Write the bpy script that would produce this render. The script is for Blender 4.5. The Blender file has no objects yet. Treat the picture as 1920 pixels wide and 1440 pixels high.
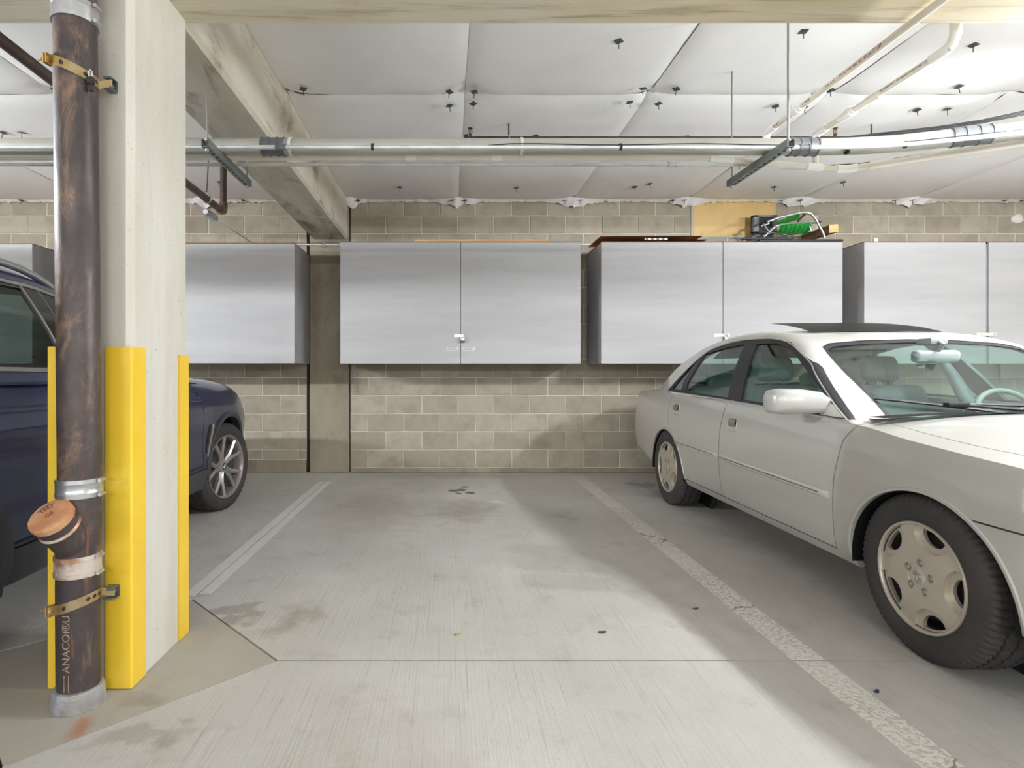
import bpy, bmesh, math, random
from mathutils import Vector, Matrix, noise
random.seed(7)
PI = math.pi
C = bpy.context.scene.collection
sc = bpy.context.scene
# ---------------------------------------------------------------- camera, light, exposure
cam = bpy.data.cameras.new('camera'); cam.lens = 20.0; cam.sensor_width = 36.0
cam.shift_x = 0.0625; cam.shift_y = -0.0104; cam.clip_start = 0.05
co = bpy.data.objects.new('camera', cam); C.objects.link(co)
co.location = (0, 0, 1.12); co.rotation_euler = (PI/2, 0, 0); sc.camera = co
vs = sc.view_settings
sc.display_settings.display_device = 'sRGB'
vs.view_transform = 'Standard'; vs.look = 'None'; vs.gamma = 1.0; vs.use_curve_mapping = False
vs.exposure = 0.86
KEY, AISLE_FILL = 340.0, 180.0
try:
    sc.cycles.use_denoising = True
    sc.cycles.max_bounces = 10; sc.cycles.diffuse_bounces = 6; sc.cycles.transparent_max_bounces = 16
except Exception: pass
wd = bpy.data.worlds.new('world'); sc.world = wd; wd.use_nodes = True
wd.node_tree.nodes['Background'].inputs[0].default_value = (0.95, 0.97, 1, 1)
wd.node_tree.nodes['Background'].inputs[1].default_value = 0.55
def lamp(loc, length, power, along_y=False, n=3, col=(0.925, 0.962, 1)):
    """a bare fluorescent tube: a short row of small round lights"""
    for k in range(n):
        t = (k/(n-1)-0.5)*length if n > 1 else 0
        l = bpy.data.lights.new('tube_light', 'POINT'); l.energy = power/n; l.color = col; l.shadow_soft_size = 0.035
        o = bpy.data.objects.new('tube_light', l); C.objects.link(o)
        o.location = (loc[0]+(0 if along_y else t), loc[1]+(t if along_y else 0), loc[2])
# fluorescent tubes right of the frame; cross beam and aisle ones are unseen added fill
lamp((3.45, 2.3, 2.48), 0.8, 0.68*KEY, True)
lamp((4.7, 2.9, 2.48), 0.8, 0.32*KEY, True)
lamp((-4.9, 2.25, 2.5), 1.2, 0.95*KEY)  # left fill, added to balance the lamps on the right
lamp((8.6, 2.25, 2.5), 1.2, 0.15*KEY)  # weak unseen fill added at the far right
for lx in (-3.8, 0.0, 3.8): lamp((lx, -4.5, 2.4), 1.2, AISLE_FILL)  # fill added behind the camera to lift back wall and ceiling
# ---------------------------------------------------------------- helpers
def lin(c):
    r = []
    for x in c[:3]:
        x = x/255.0
        r.append(x/12.92 if x <= 0.04045 else ((x+0.055)/1.055)**2.4)
    return (r[0], r[1], r[2], 1.0)
class NT:
    def __init__(s, name):
        s.m = bpy.data.materials.new(name); s.m.use_nodes = True
        s.t = s.m.node_tree; s.b = s.t.nodes['Principled BSDF']; s.tc = None
    def n(s, kind, **kw):
        nd = s.t.nodes.new('ShaderNode'+kind)
        for k, v in kw.items(): setattr(nd, k, v)
        return nd
    def l(s, a, b): s.t.links.new(a, b)
    def coord(s, scale=(1, 1, 1), rnd=False, rot=(0, 0, 0), loc=(0, 0, 0)):
        if s.tc is None: s.tc = s.n('TexCoord')
        src = s.tc.outputs['Object']
        if rnd:
            oi = s.n('ObjectInfo'); mu = s.n('Math', operation='MULTIPLY'); mu.inputs[1].default_value = 137.0
            s.l(oi.outputs['Random'], mu.inputs[0])
            ad = s.n('VectorMath', operation='ADD'); s.l(src, ad.inputs[0]); s.l(mu.outputs[0], ad.inputs[1]); src = ad.outputs[0]
        mp = s.n('Mapping'); mp.inputs['Scale'].default_value = scale; mp.inputs['Rotation'].default_value = rot
        mp.inputs['Location'].default_value = loc
        s.l(src, mp.inputs['Vector']); return mp.outputs[0]
    def noise(s, vec, scale, detail=4, rough=0.55, dist=0.0):
        nd = s.n('TexNoise'); nd.inputs['Scale'].default_value = scale; nd.inputs['Detail'].default_value = detail
        nd.inputs['Roughness'].default_value = rough; nd.inputs['Distortion'].default_value = dist
        s.l(vec, nd.inputs['Vector']); return nd.outputs['Fac']
    def ramp(s, fac, lo, hi, a=0.0, b=1.0):
        nd = s.n('MapRange'); nd.interpolation_type = 'SMOOTHSTEP'
        nd.inputs[1].default_value = lo; nd.inputs[2].default_value = hi; nd.inputs[3].default_value = a; nd.inputs[4].default_value = b
        s.l(fac, nd.inputs[0]); return nd.outputs[0]
    def math(s, op, a, b=None):
        nd = s.n('Math', operation=op)
        for i, x in enumerate((a, b)):
            if x is None: continue
            if isinstance(x, (int, float)): nd.inputs[i].default_value = x
            else: s.l(x, nd.inputs[i])
        return nd.outputs[0]
    def mix(s, fac, a, b, mode='MIX'):
        nd = s.n('Mix', data_type='RGBA', blend_type=mode)
        for i, x in ((0, fac), (6, a), (7, b)):
            if isinstance(x, (int, float)): nd.inputs[i].default_value = x
            elif isinstance(x, tuple): nd.inputs[i].default_value = x if len(x) == 4 else lin(x)
            else: s.l(x, nd.inputs[i])
        return nd.outputs[2]
    def col(s, c):
        if isinstance(c, tuple): s.b.inputs['Base Color'].default_value = lin(c) if len(c) == 3 else c
        else: s.l(c, s.b.inputs['Base Color'])
    def bump(s, h, strength=0.3, dist=0.01):
        nd = s.n('Bump'); nd.inputs['Strength'].default_value = strength; nd.inputs['Distance'].default_value = dist
        s.l(h, nd.inputs['Height']); s.l(nd.outputs[0], s.b.inputs['Normal'])
    def set(s, **kw):
        for k, v in kw.items(): s.b.inputs[k.replace('_', ' ')].default_value = v
        return s
def pm(name, c, rough=0.5, metal=0.0, c2=None, vs=4.0, stretch=(1, 1, 1), bump=0.0, bs=80.0, coat=0.0, rnd=False, spec=0.5, lo=0.35, hi=0.65):
    m = NT(name); m.set(Roughness=rough, Metallic=metal, Coat_Weight=coat, Coat_Roughness=0.08, Specular_IOR_Level=spec)
    v = m.coord(stretch, rnd) if (c2 or bump) else None
    if c2: m.col(m.mix(m.ramp(m.noise(v, vs, 6), lo, hi), c, c2))
    else: m.col(c)
    if bump: m.bump(m.noise(v, bs, 5), bump, 0.004)
    return m.m
def link(o, parent=None):
    C.objects.link(o)
    if parent is not None: o.parent = parent
    return o
def empty(name, loc, label=None, cat=None, group=None, rotz=0.0):
    o = bpy.data.objects.new(name, None); C.objects.link(o); o.location = loc; o.rotation_euler = (0, 0, rotz)
    o.empty_display_size = 0.1
    if label: o['label'] = label
    if cat: o['category'] = cat
    if group: o['group'] = group
    return o
def tag(o, label, cat, group=None, kind=None):
    o['label'] = label; o['category'] = cat
    if group: o['group'] = group
    if kind: o['kind'] = kind
    return o
class MB:
    """collects shapes for one mesh object, in world (or parent-local when local=True) coordinates"""
    def __init__(s): s.bm = bmesh.new()
    def _take(s, b, mtx=None):
        if mtx is not None: bmesh.ops.transform(b, matrix=mtx, verts=b.verts)
        me = bpy.data.meshes.new('t'); b.to_mesh(me); b.free(); s.bm.from_mesh(me); bpy.data.meshes.remove(me); return s
    def box(s, x0, x1, y0, y1, z0, z1, bev=0.0, seg=1, mtx=None):
        b = bmesh.new(); bmesh.ops.create_cube(b, size=1.0)
        bmesh.ops.scale(b, vec=(x1-x0, y1-y0, z1-z0), verts=b.verts)
        if bev: bmesh.ops.bevel(b, geom=list(b.edges), offset=bev, segments=seg, profile=0.5, affect='EDGES')
        bmesh.ops.translate(b, vec=((x0+x1)/2, (y0+y1)/2, (z0+z1)/2), verts=b.verts)
        return s._take(b, mtx)
    def cyl(s, p0, p1, r, n=16, r2=None, cap=True, bev=0.0):
        p0, p1 = Vector(p0), Vector(p1); d = p1-p0
        b = bmesh.new(); bmesh.ops.create_cone(b, cap_ends=cap, segments=n, radius1=r, radius2=r if r2 is None else r2, depth=d.length)
        if bev: bmesh.ops.bevel(b, geom=[e for e in b.edges if abs(e.verts[0].co.z-e.verts[1].co.z) < 1e-6], offset=bev, segments=2, affect='EDGES')
        q = Vector((0, 0, 1)).rotation_difference(d.normalized()).to_matrix().to_4x4()
        return s._take(b, Matrix.Translation((p0+p1)/2) @ q)
    def sphere(s, c, r, n=12, sc_=(1, 1, 1), mtx=None):
        b = bmesh.new(); bmesh.ops.create_uvsphere(b, u_segments=n, v_segments=max(6, n//2), radius=r)
        bmesh.ops.scale(b, vec=sc_, verts=b.verts); bmesh.ops.translate(b, vec=c, verts=b.verts); return s._take(b, mtx)
    def tube(s, pts, r, n=10, cap=True, closed=False):
        pts = [Vector(p) for p in pts]; rings = []; N = len(pts); up = None
        rr = r if isinstance(r, (list, tuple)) else [r]*N
        for i, p in enumerate(pts):
            if closed: d = (pts[(i+1) % N]-pts[i-1])
            else: d = (pts[min(i+1, N-1)]-pts[max(i-1, 0)])
            d.normalize()
            if up is None:
                up = Vector((0, 0, 1)) if abs(d.z) < 0.9 else Vector((1, 0, 0))
            a = d.cross(up).normalized(); up = a.cross(d).normalized()
            rings.append([s.bm.verts.new(p+(a*math.cos(2*PI*k/n)+up*math.sin(2*PI*k/n))*rr[i]) for k in range(n)])
        for i in range(N if closed else N-1):
            A, B_ = rings[i], rings[(i+1) % N]
            for k in range(n): s.bm.faces.new((A[k], A[(k+1) % n], B_[(k+1) % n], B_[k]))
        if cap and not closed:
            s.bm.faces.new(list(reversed(rings[0]))); s.bm.faces.new(rings[-1])
        return s
    def lathe(s, prof, n=32, mtx=None, closed=False, rfun=None):
        """prof: (r, z) about the z axis"""
        b = bmesh.new(); rings = []
        for i, (r, z) in enumerate(prof):
            if r < 1e-6: rings.append([b.verts.new((0, 0, z))]*n)
            else: rings.append([b.verts.new(((r+(rfun(i, k) if rfun else 0))*math.cos(2*PI*k/n), (r+(rfun(i, k) if rfun else 0))*math.sin(2*PI*k/n), z)) for k in range(n)])
        M_ = len(prof)
        for i in range(M_ if closed else M_-1):
            A, B_ = rings[i], rings[(i+1) % M_]
            for k in range(n):
                vs_ = []
                for v in (A[k], A[(k+1) % n], B_[(k+1) % n], B_[k]):
                    if v not in vs_: vs_.append(v)
                if len(vs_) > 2: b.faces.new(vs_)
        bmesh.ops.recalc_face_normals(b, faces=b.faces)
        return s._take(b, mtx)
    def prism(s, poly, lo, hi, f, flip=False):
        """poly: 2D points; f(a, b, c) -> 3D"""
        A = [s.bm.verts.new(f(p[0], p[1], lo)) for p in poly]; B_ = [s.bm.verts.new(f(p[0], p[1], hi)) for p in poly]; n = len(poly)
        fs = [s.bm.faces.new(A), s.bm.faces.new(list(reversed(B_)))]
        for i in range(n): fs.append(s.bm.faces.new((A[i], B_[i], B_[(i+1) % n], A[(i+1) % n])))
        bmesh.ops.recalc_face_normals(s.bm, faces=fs); return s
    def grid(s, nu, nv, f, thick=0.0):
        V = [[s.bm.verts.new(f(i/nu, j/nv)) for j in range(nv+1)] for i in range(nu+1)]
        fs = [s.bm.faces.new((V[i][j], V[i+1][j], V[i+1][j+1], V[i][j+1])) for i in range(nu) for j in range(nv)]
        if thick: bmesh.ops.solidify(s.bm, geom=fs, thickness=thick)
        return s
    def mesh(s, name, smooth=35.0, off=None):
        if off is not None: bmesh.ops.translate(s.bm, vec=(-off[0], -off[1], -off[2]), verts=s.bm.verts)
        me = bpy.data.meshes.new(name); s.bm.to_mesh(me); s.bm.free()
        fin(me, smooth); return me
    def build(s, name, mat, parent=None, smooth=35.0, local=False, loc=None):
        off = None
        if not local:
            if parent is not None:
                off = parent.location.copy()
                if parent.parent is not None: off += parent.parent.location
            elif loc is not None: off = loc
        o = bpy.data.objects.new(name, s.mesh(name, smooth, off)); o.data.materials.append(mat)
        if parent is None and loc is not None: o.location = loc
        return link(o, parent)
def fin(me, smooth=35.0):
    if smooth:
        me.polygons.foreach_set('use_smooth', [True]*len(me.polygons))
        try: me.set_sharp_from_angle(angle=math.radians(smooth))
        except Exception: pass
    me.update()
def struct(o): o['kind'] = 'structure'; return o
def interp(keys, x):
    """smooth monotone interpolation through (x, y) keys"""
    k = sorted(keys); n = len(k)
    if x <= k[0][0]: return k[0][1]
    if x >= k[-1][0]: return k[-1][1]
    i = max(j for j in range(n-1) if k[j][0] <= x)
    d = [(k[j+1][1]-k[j][1])/(k[j+1][0]-k[j][0]) for j in range(n-1)]
    def tg(j):
        if j == 0: return d[0]
        if j == n-1: return d[-1]
        if d[j-1]*d[j] <= 0: return 0.0
        return 2*d[j-1]*d[j]/(d[j-1]+d[j])
    h = k[i+1][0]-k[i][0]; t = (x-k[i][0])/h; t2 = t*t; t3 = t2*t
    return (2*t3-3*t2+1)*k[i][1]+(t3-2*t2+t)*h*tg(i)+(-2*t3+3*t2)*k[i+1][1]+(t3-t2)*h*tg(i+1)
def sm(t): t = max(0, min(1, t)); return t*t*(3-2*t)
def boolean(me, cutters, op='DIFFERENCE', solver='MANIFOLD'):
    """me: mesh datablock, cutters: list of mesh datablocks; returns a new mesh"""
    o = bpy.data.objects.new('tmp', me); C.objects.link(o); tmp = []
    for c in cutters:
        q = bpy.data.objects.new('tmpc', c); C.objects.link(q); tmp.append(q)
        md = o.modifiers.new('b', 'BOOLEAN'); md.operation = op; md.object = q
        try: md.solver = solver
        except Exception: md.solver = 'EXACT'
    dg = bpy.context.evaluated_depsgraph_get(); dg.update()
    r = bpy.data.meshes.new_from_object(o.evaluated_get(dg))
    for q in tmp+[o]: bpy.data.objects.remove(q)
    return r
def cut(me, cutters, op='DIFFERENCE'):
    r = boolean(me, cutters, op)
    if len(r.polygons) == 0 or (op == 'DIFFERENCE' and len(r.polygons) == len(me.polygons)):
        r = boolean(me, cutters, op, 'EXACT')
    return r
def union_mesh(mb):  return mb.mesh('cutter', 0)
def text_mesh(s, size, extrude=0.001, align='CENTER'):
    cu = bpy.data.curves.new('txt', 'FONT'); cu.body = s; cu.size = size; cu.extrude = extrude; cu.align_x = align; cu.align_y = 'CENTER'; cu.resolution_u = 3
    o = bpy.data.objects.new('txt', cu); C.objects.link(o)
    dg = bpy.context.evaluated_depsgraph_get(); dg.update()
    me = bpy.data.meshes.new_from_object(o.evaluated_get(dg)); bpy.data.objects.remove(o); return me
def from_mesh(name, me, mat, parent=None, smooth=35.0, fn=None):
    if fn:
        for v in me.vertices: v.co = fn(v.co)
    me.name = name; me.materials.clear(); me.materials.append(mat); fin(me, smooth)
    return link(bpy.data.objects.new(name, me), parent)
# ---------------------------------------------------------------- materials
def floor_material(name, smooth_patch=False):
    m = NT(name); m.set(Roughness=0.62, Specular_IOR_Level=0.35)
    v = m.coord(); big = m.noise(v, 0.9, 5, 0.6); mid = m.noise(v, 5.0, 6, 0.65); fine = m.noise(v, 90.0, 3)
    base = (184, 181, 174) if not smooth_patch else (166, 160, 148)
    c = m.mix(m.ramp(big, 0.38, 0.68), base, (196, 193, 187) if not smooth_patch else (178, 173, 162))
    c = m.mix(m.ramp(mid, 0.52, 0.78, 0.0, 0.55), c, (150, 143, 130))
    c = m.mix(m.ramp(fine, 0.55, 0.8, 0.0, 0.35), c, (140, 135, 125))
    if not smooth_patch:
        gv = m.coord((1, 0.012, 1), rot=(0, 0, 0.02)); g = m.noise(gv, 120.0, 4, 0.75)
        wv = m.n('Separate'+'XYZ'); m.l(m.coord(), wv.inputs[0])
        fade = m.ramp(wv.outputs[1], 2.2, 5.6, 1.0, 0.15)
        c = m.mix(m.math('MULTIPLY', m.ramp(g, 0.55, 0.70, 0.0, 0.45), fade), c, (128, 122, 112))
        c = m.mix(m.math('MULTIPLY', m.ramp(g, 0.3, 0.42, 0.2, 0.0), fade), c, (208, 205, 198))
        m.bump(g, 0.6, 0.004)
    else: m.bump(fine, 0.15, 0.003)
    # stains: (x, y, rx, ry, colour, strength, raggedness)
    wob = m.n('TexNoise'); wob.inputs['Scale'].default_value = 7.0; wob.inputs['Detail'].default_value = 5.0; m.l(m.coord(), wob.inputs['Vector'])
    sub = m.n('VectorMath', operation='SUBTRACT'); m.l(wob.outputs['Color'], sub.inputs[0]); sub.inputs[1].default_value = (0.5, 0.5, 0.5)
    def stain(c, x, y, rx, ry, colr, st, rag=0.3, soft=0.6):
        sc_ = m.n('VectorMath', operation='SCALE'); m.l(sub.outputs[0], sc_.inputs[0]); sc_.inputs['Scale'].default_value = rag*2
        ad = m.n('VectorMath', operation='ADD'); m.l(m.coord(), ad.inputs[0]); m.l(sc_.outputs[0], ad.inputs[1])
        mp = m.n('Mapping'); mp.vector_type = 'TEXTURE'; mp.inputs['Location'].default_value = (x, y, 0); mp.inputs['Scale'].default_value = (rx, ry, 50)
        m.l(ad.outputs[0], mp.inputs['Vector'])
        ln = m.n('VectorMath', operation='LENGTH'); m.l(mp.outputs[0], ln.inputs[0])
        return m.mix(m.ramp(ln.outputs['Value'], 1.0-soft, 1.0, st, 0.0), c, colr)
    if smooth_patch:
        ST = [(-1.17, 1.80, 0.06, 0.09, (160, 92, 52), 0.65, 0.06, 0.9), (-1.05, 1.95, 0.10, 0.05, (120, 110, 96), 0.4, 0.1, 0.8)]
    else:
        ST = [(-0.62, 4.7, 0.55, 1.1, (140, 128, 110), 0.42, 0.35, 0.9), (0.14, 4.6, 0.34, 0.5, (132, 121, 104), 0.45, 0.3, 0.9),
              (0.05, 5.42, 0.06, 0.08, (82, 74, 62), 0.8, 0.05, 0.4), (0.13, 5.46, 0.05, 0.07, (78, 70, 58), 0.85, 0.05, 0.4),
              (0.21, 5.33, 0.05, 0.07, (75, 68, 58), 0.8, 0.04, 0.4), (0.10, 5.30, 0.04, 0.05, (80, 74, 62), 0.8, 0.04, 0.4), (0.16, 5.60, 0.05, 0.06, (92, 84, 70), 0.7, 0.04, 0.4),
              (-0.70, 2.60, 0.16, 0.22, (140, 128, 110), 0.5, 0.25, 0.9), (-0.98, 2.66, 0.17, 0.10, (138, 131, 116), 0.55, 0.3, 0.6),
              (-0.92, 1.74, 0.26, 0.08, (142, 136, 122), 0.5, 0.25, 0.6), 
              (0.42, 4.95, 0.10, 0.10, (212, 210, 205), 0.7, 0.2, 0.7), (0.92, 4.45, 0.16, 0.30, (120, 140, 136), 0.35, 0.2, 0.9),
              (1.95, 5.75, 0.20, 0.25, (96, 78, 66), 0.5, 0.25, 0.8), (2.0, 5.2, 0.30, 0.4, (120, 104, 92), 0.4, 0.3, 0.9),
              (0.25, 6.2, 1.4, 0.22, (150, 138, 118), 0.45, 0.3, 0.9), (-0.2, 1.5, 0.5, 0.6, (160, 152, 138), 0.3, 0.4, 0.9),
              (1.5, 3.0, 0.7, 1.6, (158, 149, 136), 0.4, 0.4, 0.9), (-2.3, 2.2, 0.9, 0.8, (150, 143, 130), 0.4, 0.4, 0.9)]
    for s_ in ST: c = stain(c, *s_)
    # oily drips and dried speckles
    vo = m.n('TexVoronoi'); vo.inputs['Scale'].default_value = 6.0; m.l(m.coord(), vo.inputs['Vector'])
    dr = m.math('MULTIPLY', m.ramp(vo.outputs['Distance'], 0.03, 0.07, 1.0, 0.0), m.ramp(m.noise(m.coord(), 1.4, 3), 0.55, 0.65))
    c = m.mix(m.math('MULTIPLY', dr, 0.6), c, (96, 90, 80))
    m.col(c); return m.m
def concrete(name, c1, c2, stain=(120, 108, 88), st=0.5, stretch=(1, 1, 0.25), rough=0.75, vs=1.6, board=None, bump=0.25, lo=0.55):
    m = NT(name); m.set(Roughness=rough, Specular_IOR_Level=0.3)
    v = m.coord(stretch); w = m.coord()
    c = m.mix(m.ramp(m.noise(v, vs, 6, 0.6), 0.35, 0.65), c1, c2)
    c = m.mix(m.ramp(m.noise(v, vs*2.3, 7, 0.7, 0.4), lo, lo+0.22, 0.0, st), c, stain)
    c = m.mix(m.ramp(m.noise(w, 60.0, 4, 0.7), 0.62, 0.72, 0.0, 0.6), c, tuple(int(x*0.6) for x in c1))
    h = m.noise(w, 45.0, 6, 0.7)
    if board:
        bn = m.noise(m.coord(board), 8.0, 6, 0.7, 0.6)
        c = m.mix(m.ramp(bn, 0.50, 0.70, 0.0, 0.75), c, stain); h = bn
    m.col(c); m.bump(h, bump, 0.006); return m.m
M = {}
M['slab'] = floor_material('broom_finished_concrete'); M['slab_smooth'] = floor_material('smooth_concrete', True)
M['joint'] = pm('joint_filler', (44, 41, 37), 0.9)
M['column'] = concrete('column_concrete', (208, 205, 196), (196, 191, 178), (160, 149, 124), 0.45, (2.2, 2.2, 0.35), lo=0.58)
M['beam'] = concrete('beam_concrete', (208, 202, 188), (186, 177, 158), (112, 96, 74), 0.75, (1.6, 0.5, 1), lo=0.5)
M['cross_beam'] = concrete('board_formed_concrete', (218, 211, 192), (208, 194, 162), (140, 122, 94), 0.55, (0.4, 2, 2), board=(0.10, 1.9, 1.9))
M['pilaster'] = concrete('pilaster_concrete', (158, 149, 131), (142, 132, 112), (104, 92, 72), 0.6, (1, 1, 0.5), lo=0.5)
M['mortar'] = pm('mortar', (214, 208, 196), 0.9, c2=(190, 183, 170), vs=3.0, bump=0.3)
def block_material(name, a, b, d):
    m = NT(name); m.set(Roughness=0.85, Specular_IOR_Level=0.2)
    oi = m.n('ObjectInfo'); v = m.coord(rnd=True)
    c = m.mix(m.ramp(oi.outputs['Random'], 0.0, 1.0), a, b)
    c = m.mix(m.ramp(m.noise(v, 5.0, 6, 0.65), 0.40, 0.70, 0.0, 0.5), c, d)
    c = m.mix(m.ramp(m.noise(v, 180.0, 3, 0.7), 0.55, 0.72, 0.0, 0.45), c, tuple(int(x*0.7) for x in a))
    c = m.mix(m.ramp(m.noise(m.coord((1, 1, 1)), 2.0, 6, 0.7), 0.66, 0.74, 0.0, 0.0), c, (220, 216, 208))
    m.col(c); m.bump(m.noise(v, 160.0, 4, 0.7), 0.35, 0.004); return m.m
M['block'] = block_material('concrete_block', (178, 170, 154), (162, 153, 137), (140, 130, 112))
M['ceiling'] = NT('vinyl_insulation')
m = M['ceiling']; m.set(Roughness=0.42, Specular_IOR_Level=0.4)
m.col(m.mix(m.ramp(m.noise(m.coord(), 1.2, 4), 0.35, 0.7), (244, 243, 242), (236, 235, 233))); m.bump(m.noise(m.coord(), 5.0, 4), 0.06, 0.02); M['ceiling'] = m.m
M['pin'] = pm('pin_steel', (96, 98, 100), 0.4, 0.8)
M['paint_white'] = None
def stripe_material(name, wear):
    m = NT(name); m.set(Roughness=0.6)
    n1 = m.noise(m.coord(), 55.0, 6, 0.75); n2 = m.noise(m.coord(), 1.3, 3)
    f = m.math('MULTIPLY', m.ramp(n1, 0.47, 0.55), m.ramp(n2, 0.35, 0.6, wear*0.5, wear))
    c = m.mix(f, (216, 213, 206), (168, 161, 149))
    vo = m.n('TexVoronoi', feature='DISTANCE_TO_EDGE'); vo.inputs['Scale'].default_value = 0.9
    nn = m.n('TexNoise'); nn.inputs['Scale'].default_value = 5.0; nn.inputs['Detail'].default_value = 6.0; m.l(m.coord(), nn.inputs['Vector'])
    mixv = m.n('VectorMath', operation='ADD'); m.l(m.coord(), mixv.inputs[0])
    scv = m.n('VectorMath', operation='SCALE'); m.l(nn.outputs['Color'], scv.inputs[0]); scv.inputs['Scale'].default_value = 0.25; m.l(scv.outputs[0], mixv.inputs[1])
    m.l(mixv.outputs[0], vo.inputs['Vector'])
    if wear > 0.6: c = m.mix(m.ramp(vo.outputs['Distance'], 0.002, 0.007, 0.75, 0.0), c, (84, 78, 70))
    m.col(c); return m.m
M['stripe_new'] = stripe_material('fresh_line_paint', 0.25); M['stripe_old'] = stripe_material('worn_line_paint', 0.9)
M['yellow'] = pm('yellow_paint', (238, 200, 58), 0.35, c2=(230, 188, 44), vs=2.0, coat=0.2)
def cab_material():
    m = NT('grey_painted_plywood'); m.set(Roughness=0.6, Specular_IOR_Level=0.35)
    v = m.coord((0.35, 1, 3.0)); c = m.mix(m.ramp(m.noise(v, 1.3, 5, 0.6), 0.3, 0.7), (171, 170, 171), (184, 183, 184))
    g = m.noise(m.coord((0.6, 1, 9.0)), 3.5, 7, 0.7, 0.8)
    c = m.mix(m.ramp(g, 0.63, 0.74, 0.0, 0.35), c, (128, 126, 125))
    m.col(c); m.bump(g, 0.08, 0.004); return m.m
M['cabinet'] = cab_material()
M['cabinet_side'] = pm('grey_cabinet_side', (168, 167, 168), 0.6, c2=(152, 150, 150), vs=3.0, stretch=(1, 1, 0.4))
M['fibre'] = pm('fibreboard_edge', (150, 96, 62), 0.8, c2=(120, 78, 52), vs=20)
M['wood'] = pm('pale_softwood', (226, 184, 122), 0.6, c2=(205, 158, 98), vs=6, stretch=(0.3, 4, 4))
M['wood_dark'] = pm('weathered_timber', (124, 94, 62), 0.75, c2=(92, 68, 46), vs=6, stretch=(4, 0.5, 4))
M['cardboard'] = pm('cardboard', (186, 138, 90), 0.8, c2=(160, 112, 70), vs=5)
M['tape'] = pm('printed_tape', (226, 222, 212), 0.4); M['tape_blue'] = pm('blue_print', (44, 52, 84), 0.5)
M['zinc'] = pm('zinc_plated_steel', (198, 200, 202), 0.32, 0.85, c2=(170, 172, 175), vs=12)
M['chrome'] = pm('chrome', (225, 226, 228), 0.1, 1.0)
M['alu'] = pm('brushed_aluminium', (205, 206, 208), 0.28, 0.95)
M['hasp'] = pm('nickel_hasp', (212, 210, 200), 0.3, 0.4)
M['lock_blue'] = pm('blue_lock_bumper', (70, 84, 112), 0.5)
M['label'] = pm('white_sticker', (214, 210, 214), 0.5); M['ink'] = pm('grey_print', (120, 118, 122), 0.6)
M['green'] = pm('green_mesh_fabric', (92, 214, 112), 0.6, c2=(64, 186, 84), vs=40, bump=0.2)
M['black'] = pm('black_plastic', (34, 33, 35), 0.45); M['black_gloss'] = pm('black_gloss', (14, 14, 16), 0.12, coat=0.6)
M['rubber'] = pm('tyre_rubber', (52, 50, 50), 0.7, c2=(64, 60, 58), vs=3, bump=0.05)
M['rubber_text'] = pm('tyre_lettering', (92, 92, 96), 0.55)
M['emt'] = pm('galvanised_conduit', (226, 228, 228), 0.3, 0.4, c2=(206, 208, 208), vs=5)
M['conduit'] = pm('dusty_grey_conduit', (186, 184, 176), 0.45, 0.15, c2=(166, 163, 154), vs=3, stretch=(0.3, 3, 3))
M['coupling'] = pm('grey_coupling', (122, 124, 128), 0.5, 0.2, c2=(104, 106, 110), vs=12)
M['pvc'] = pm('white_pvc', (236, 230, 218), 0.32, c2=(226, 218, 202), vs=3)
M['pvc_fit'] = pm('white_pvc_fitting', (246, 245, 241), 0.28)
M['red_ink'] = pm('red_print', (150, 44, 48), 0.6); M['black_ink'] = pm('dark_print', (60, 60, 56), 0.6)
M['strut'] = pm('galvanised_strut', (132, 138, 136), 0.42, 0.6, c2=(112, 117, 115), vs=6)
M['rod'] = pm('threaded_rod', (150, 150, 146), 0.45, 0.6)
M['brownpipe'] = pm('brown_steel_pipe', (82, 66, 58), 0.5, 0.2, c2=(64, 50, 44), vs=8)
M['rust'] = pm('rusty_iron', (112, 72, 56), 0.75, 0.1, c2=(84, 58, 48), vs=14, bump=0.3)
M['cable'] = pm('black_cable', (38, 38, 40), 0.5); M['tie'] = pm('nylon_tie', (226, 220, 204), 0.5)
def iron():
    m = NT('rust_streaked_cast_iron'); m.set(Roughness=0.45, Metallic=0.15, Specular_IOR_Level=0.55)
    v = m.coord((6, 6, 1.2)); w = m.coord()
    c = m.mix(m.ramp(m.noise(w, 3.5, 6, 0.65), 0.4, 0.7), (60, 52, 52), (88, 74, 68))
    c = m.mix(m.ramp(m.noise(m.coord((7, 7, 3.0)), 0.9, 8, 0.75, 0.5), 0.50, 0.66, 0.0, 0.55), c, (158, 124, 96))
    c = m.mix(m.ramp(m.noise(m.coord((16, 16, 1.2)), 1.0, 7, 0.75, 0.3), 0.60, 0.66, 0.0, 0.75), c, (140, 76, 50))
    c = m.mix(m.ramp(m.noise(w, 130.0, 3, 0.8), 0.72, 0.78, 0.0, 0.9), c, (205, 196, 184))
    m.col(c); m.bump(m.noise(w, 70.0, 5, 0.7), 0.3, 0.003)
    m.l(m.ramp(m.noise(v, 3.0, 5), 0.3, 0.7, 0.32, 0.62), m.b.inputs['Roughness']); return m.m
M['iron'] = iron()
M['iron_text'] = pm('scraped_raised_lettering', (168, 150, 132), 0.6, c2=(140, 110, 92), vs=60)
M['band'] = pm('stainless_band', (208, 210, 212), 0.28, 0.85, c2=(186, 186, 188), vs=10)
M['band_rust'] = pm('rust_stained_band', (206, 196, 186), 0.45, 0.5, c2=(158, 116, 90), vs=9, lo=0.42, hi=0.58)
M['gold'] = pm('yellow_zinc_strap', (216, 182, 112), 0.32, 0.75, c2=(232, 214, 170), vs=14)
M['cap_rust'] = pm('rusty_cleanout_cap', (178, 122, 84), 0.75, 0.1, c2=(198, 152, 112), vs=16, bump=0.35)
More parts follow.
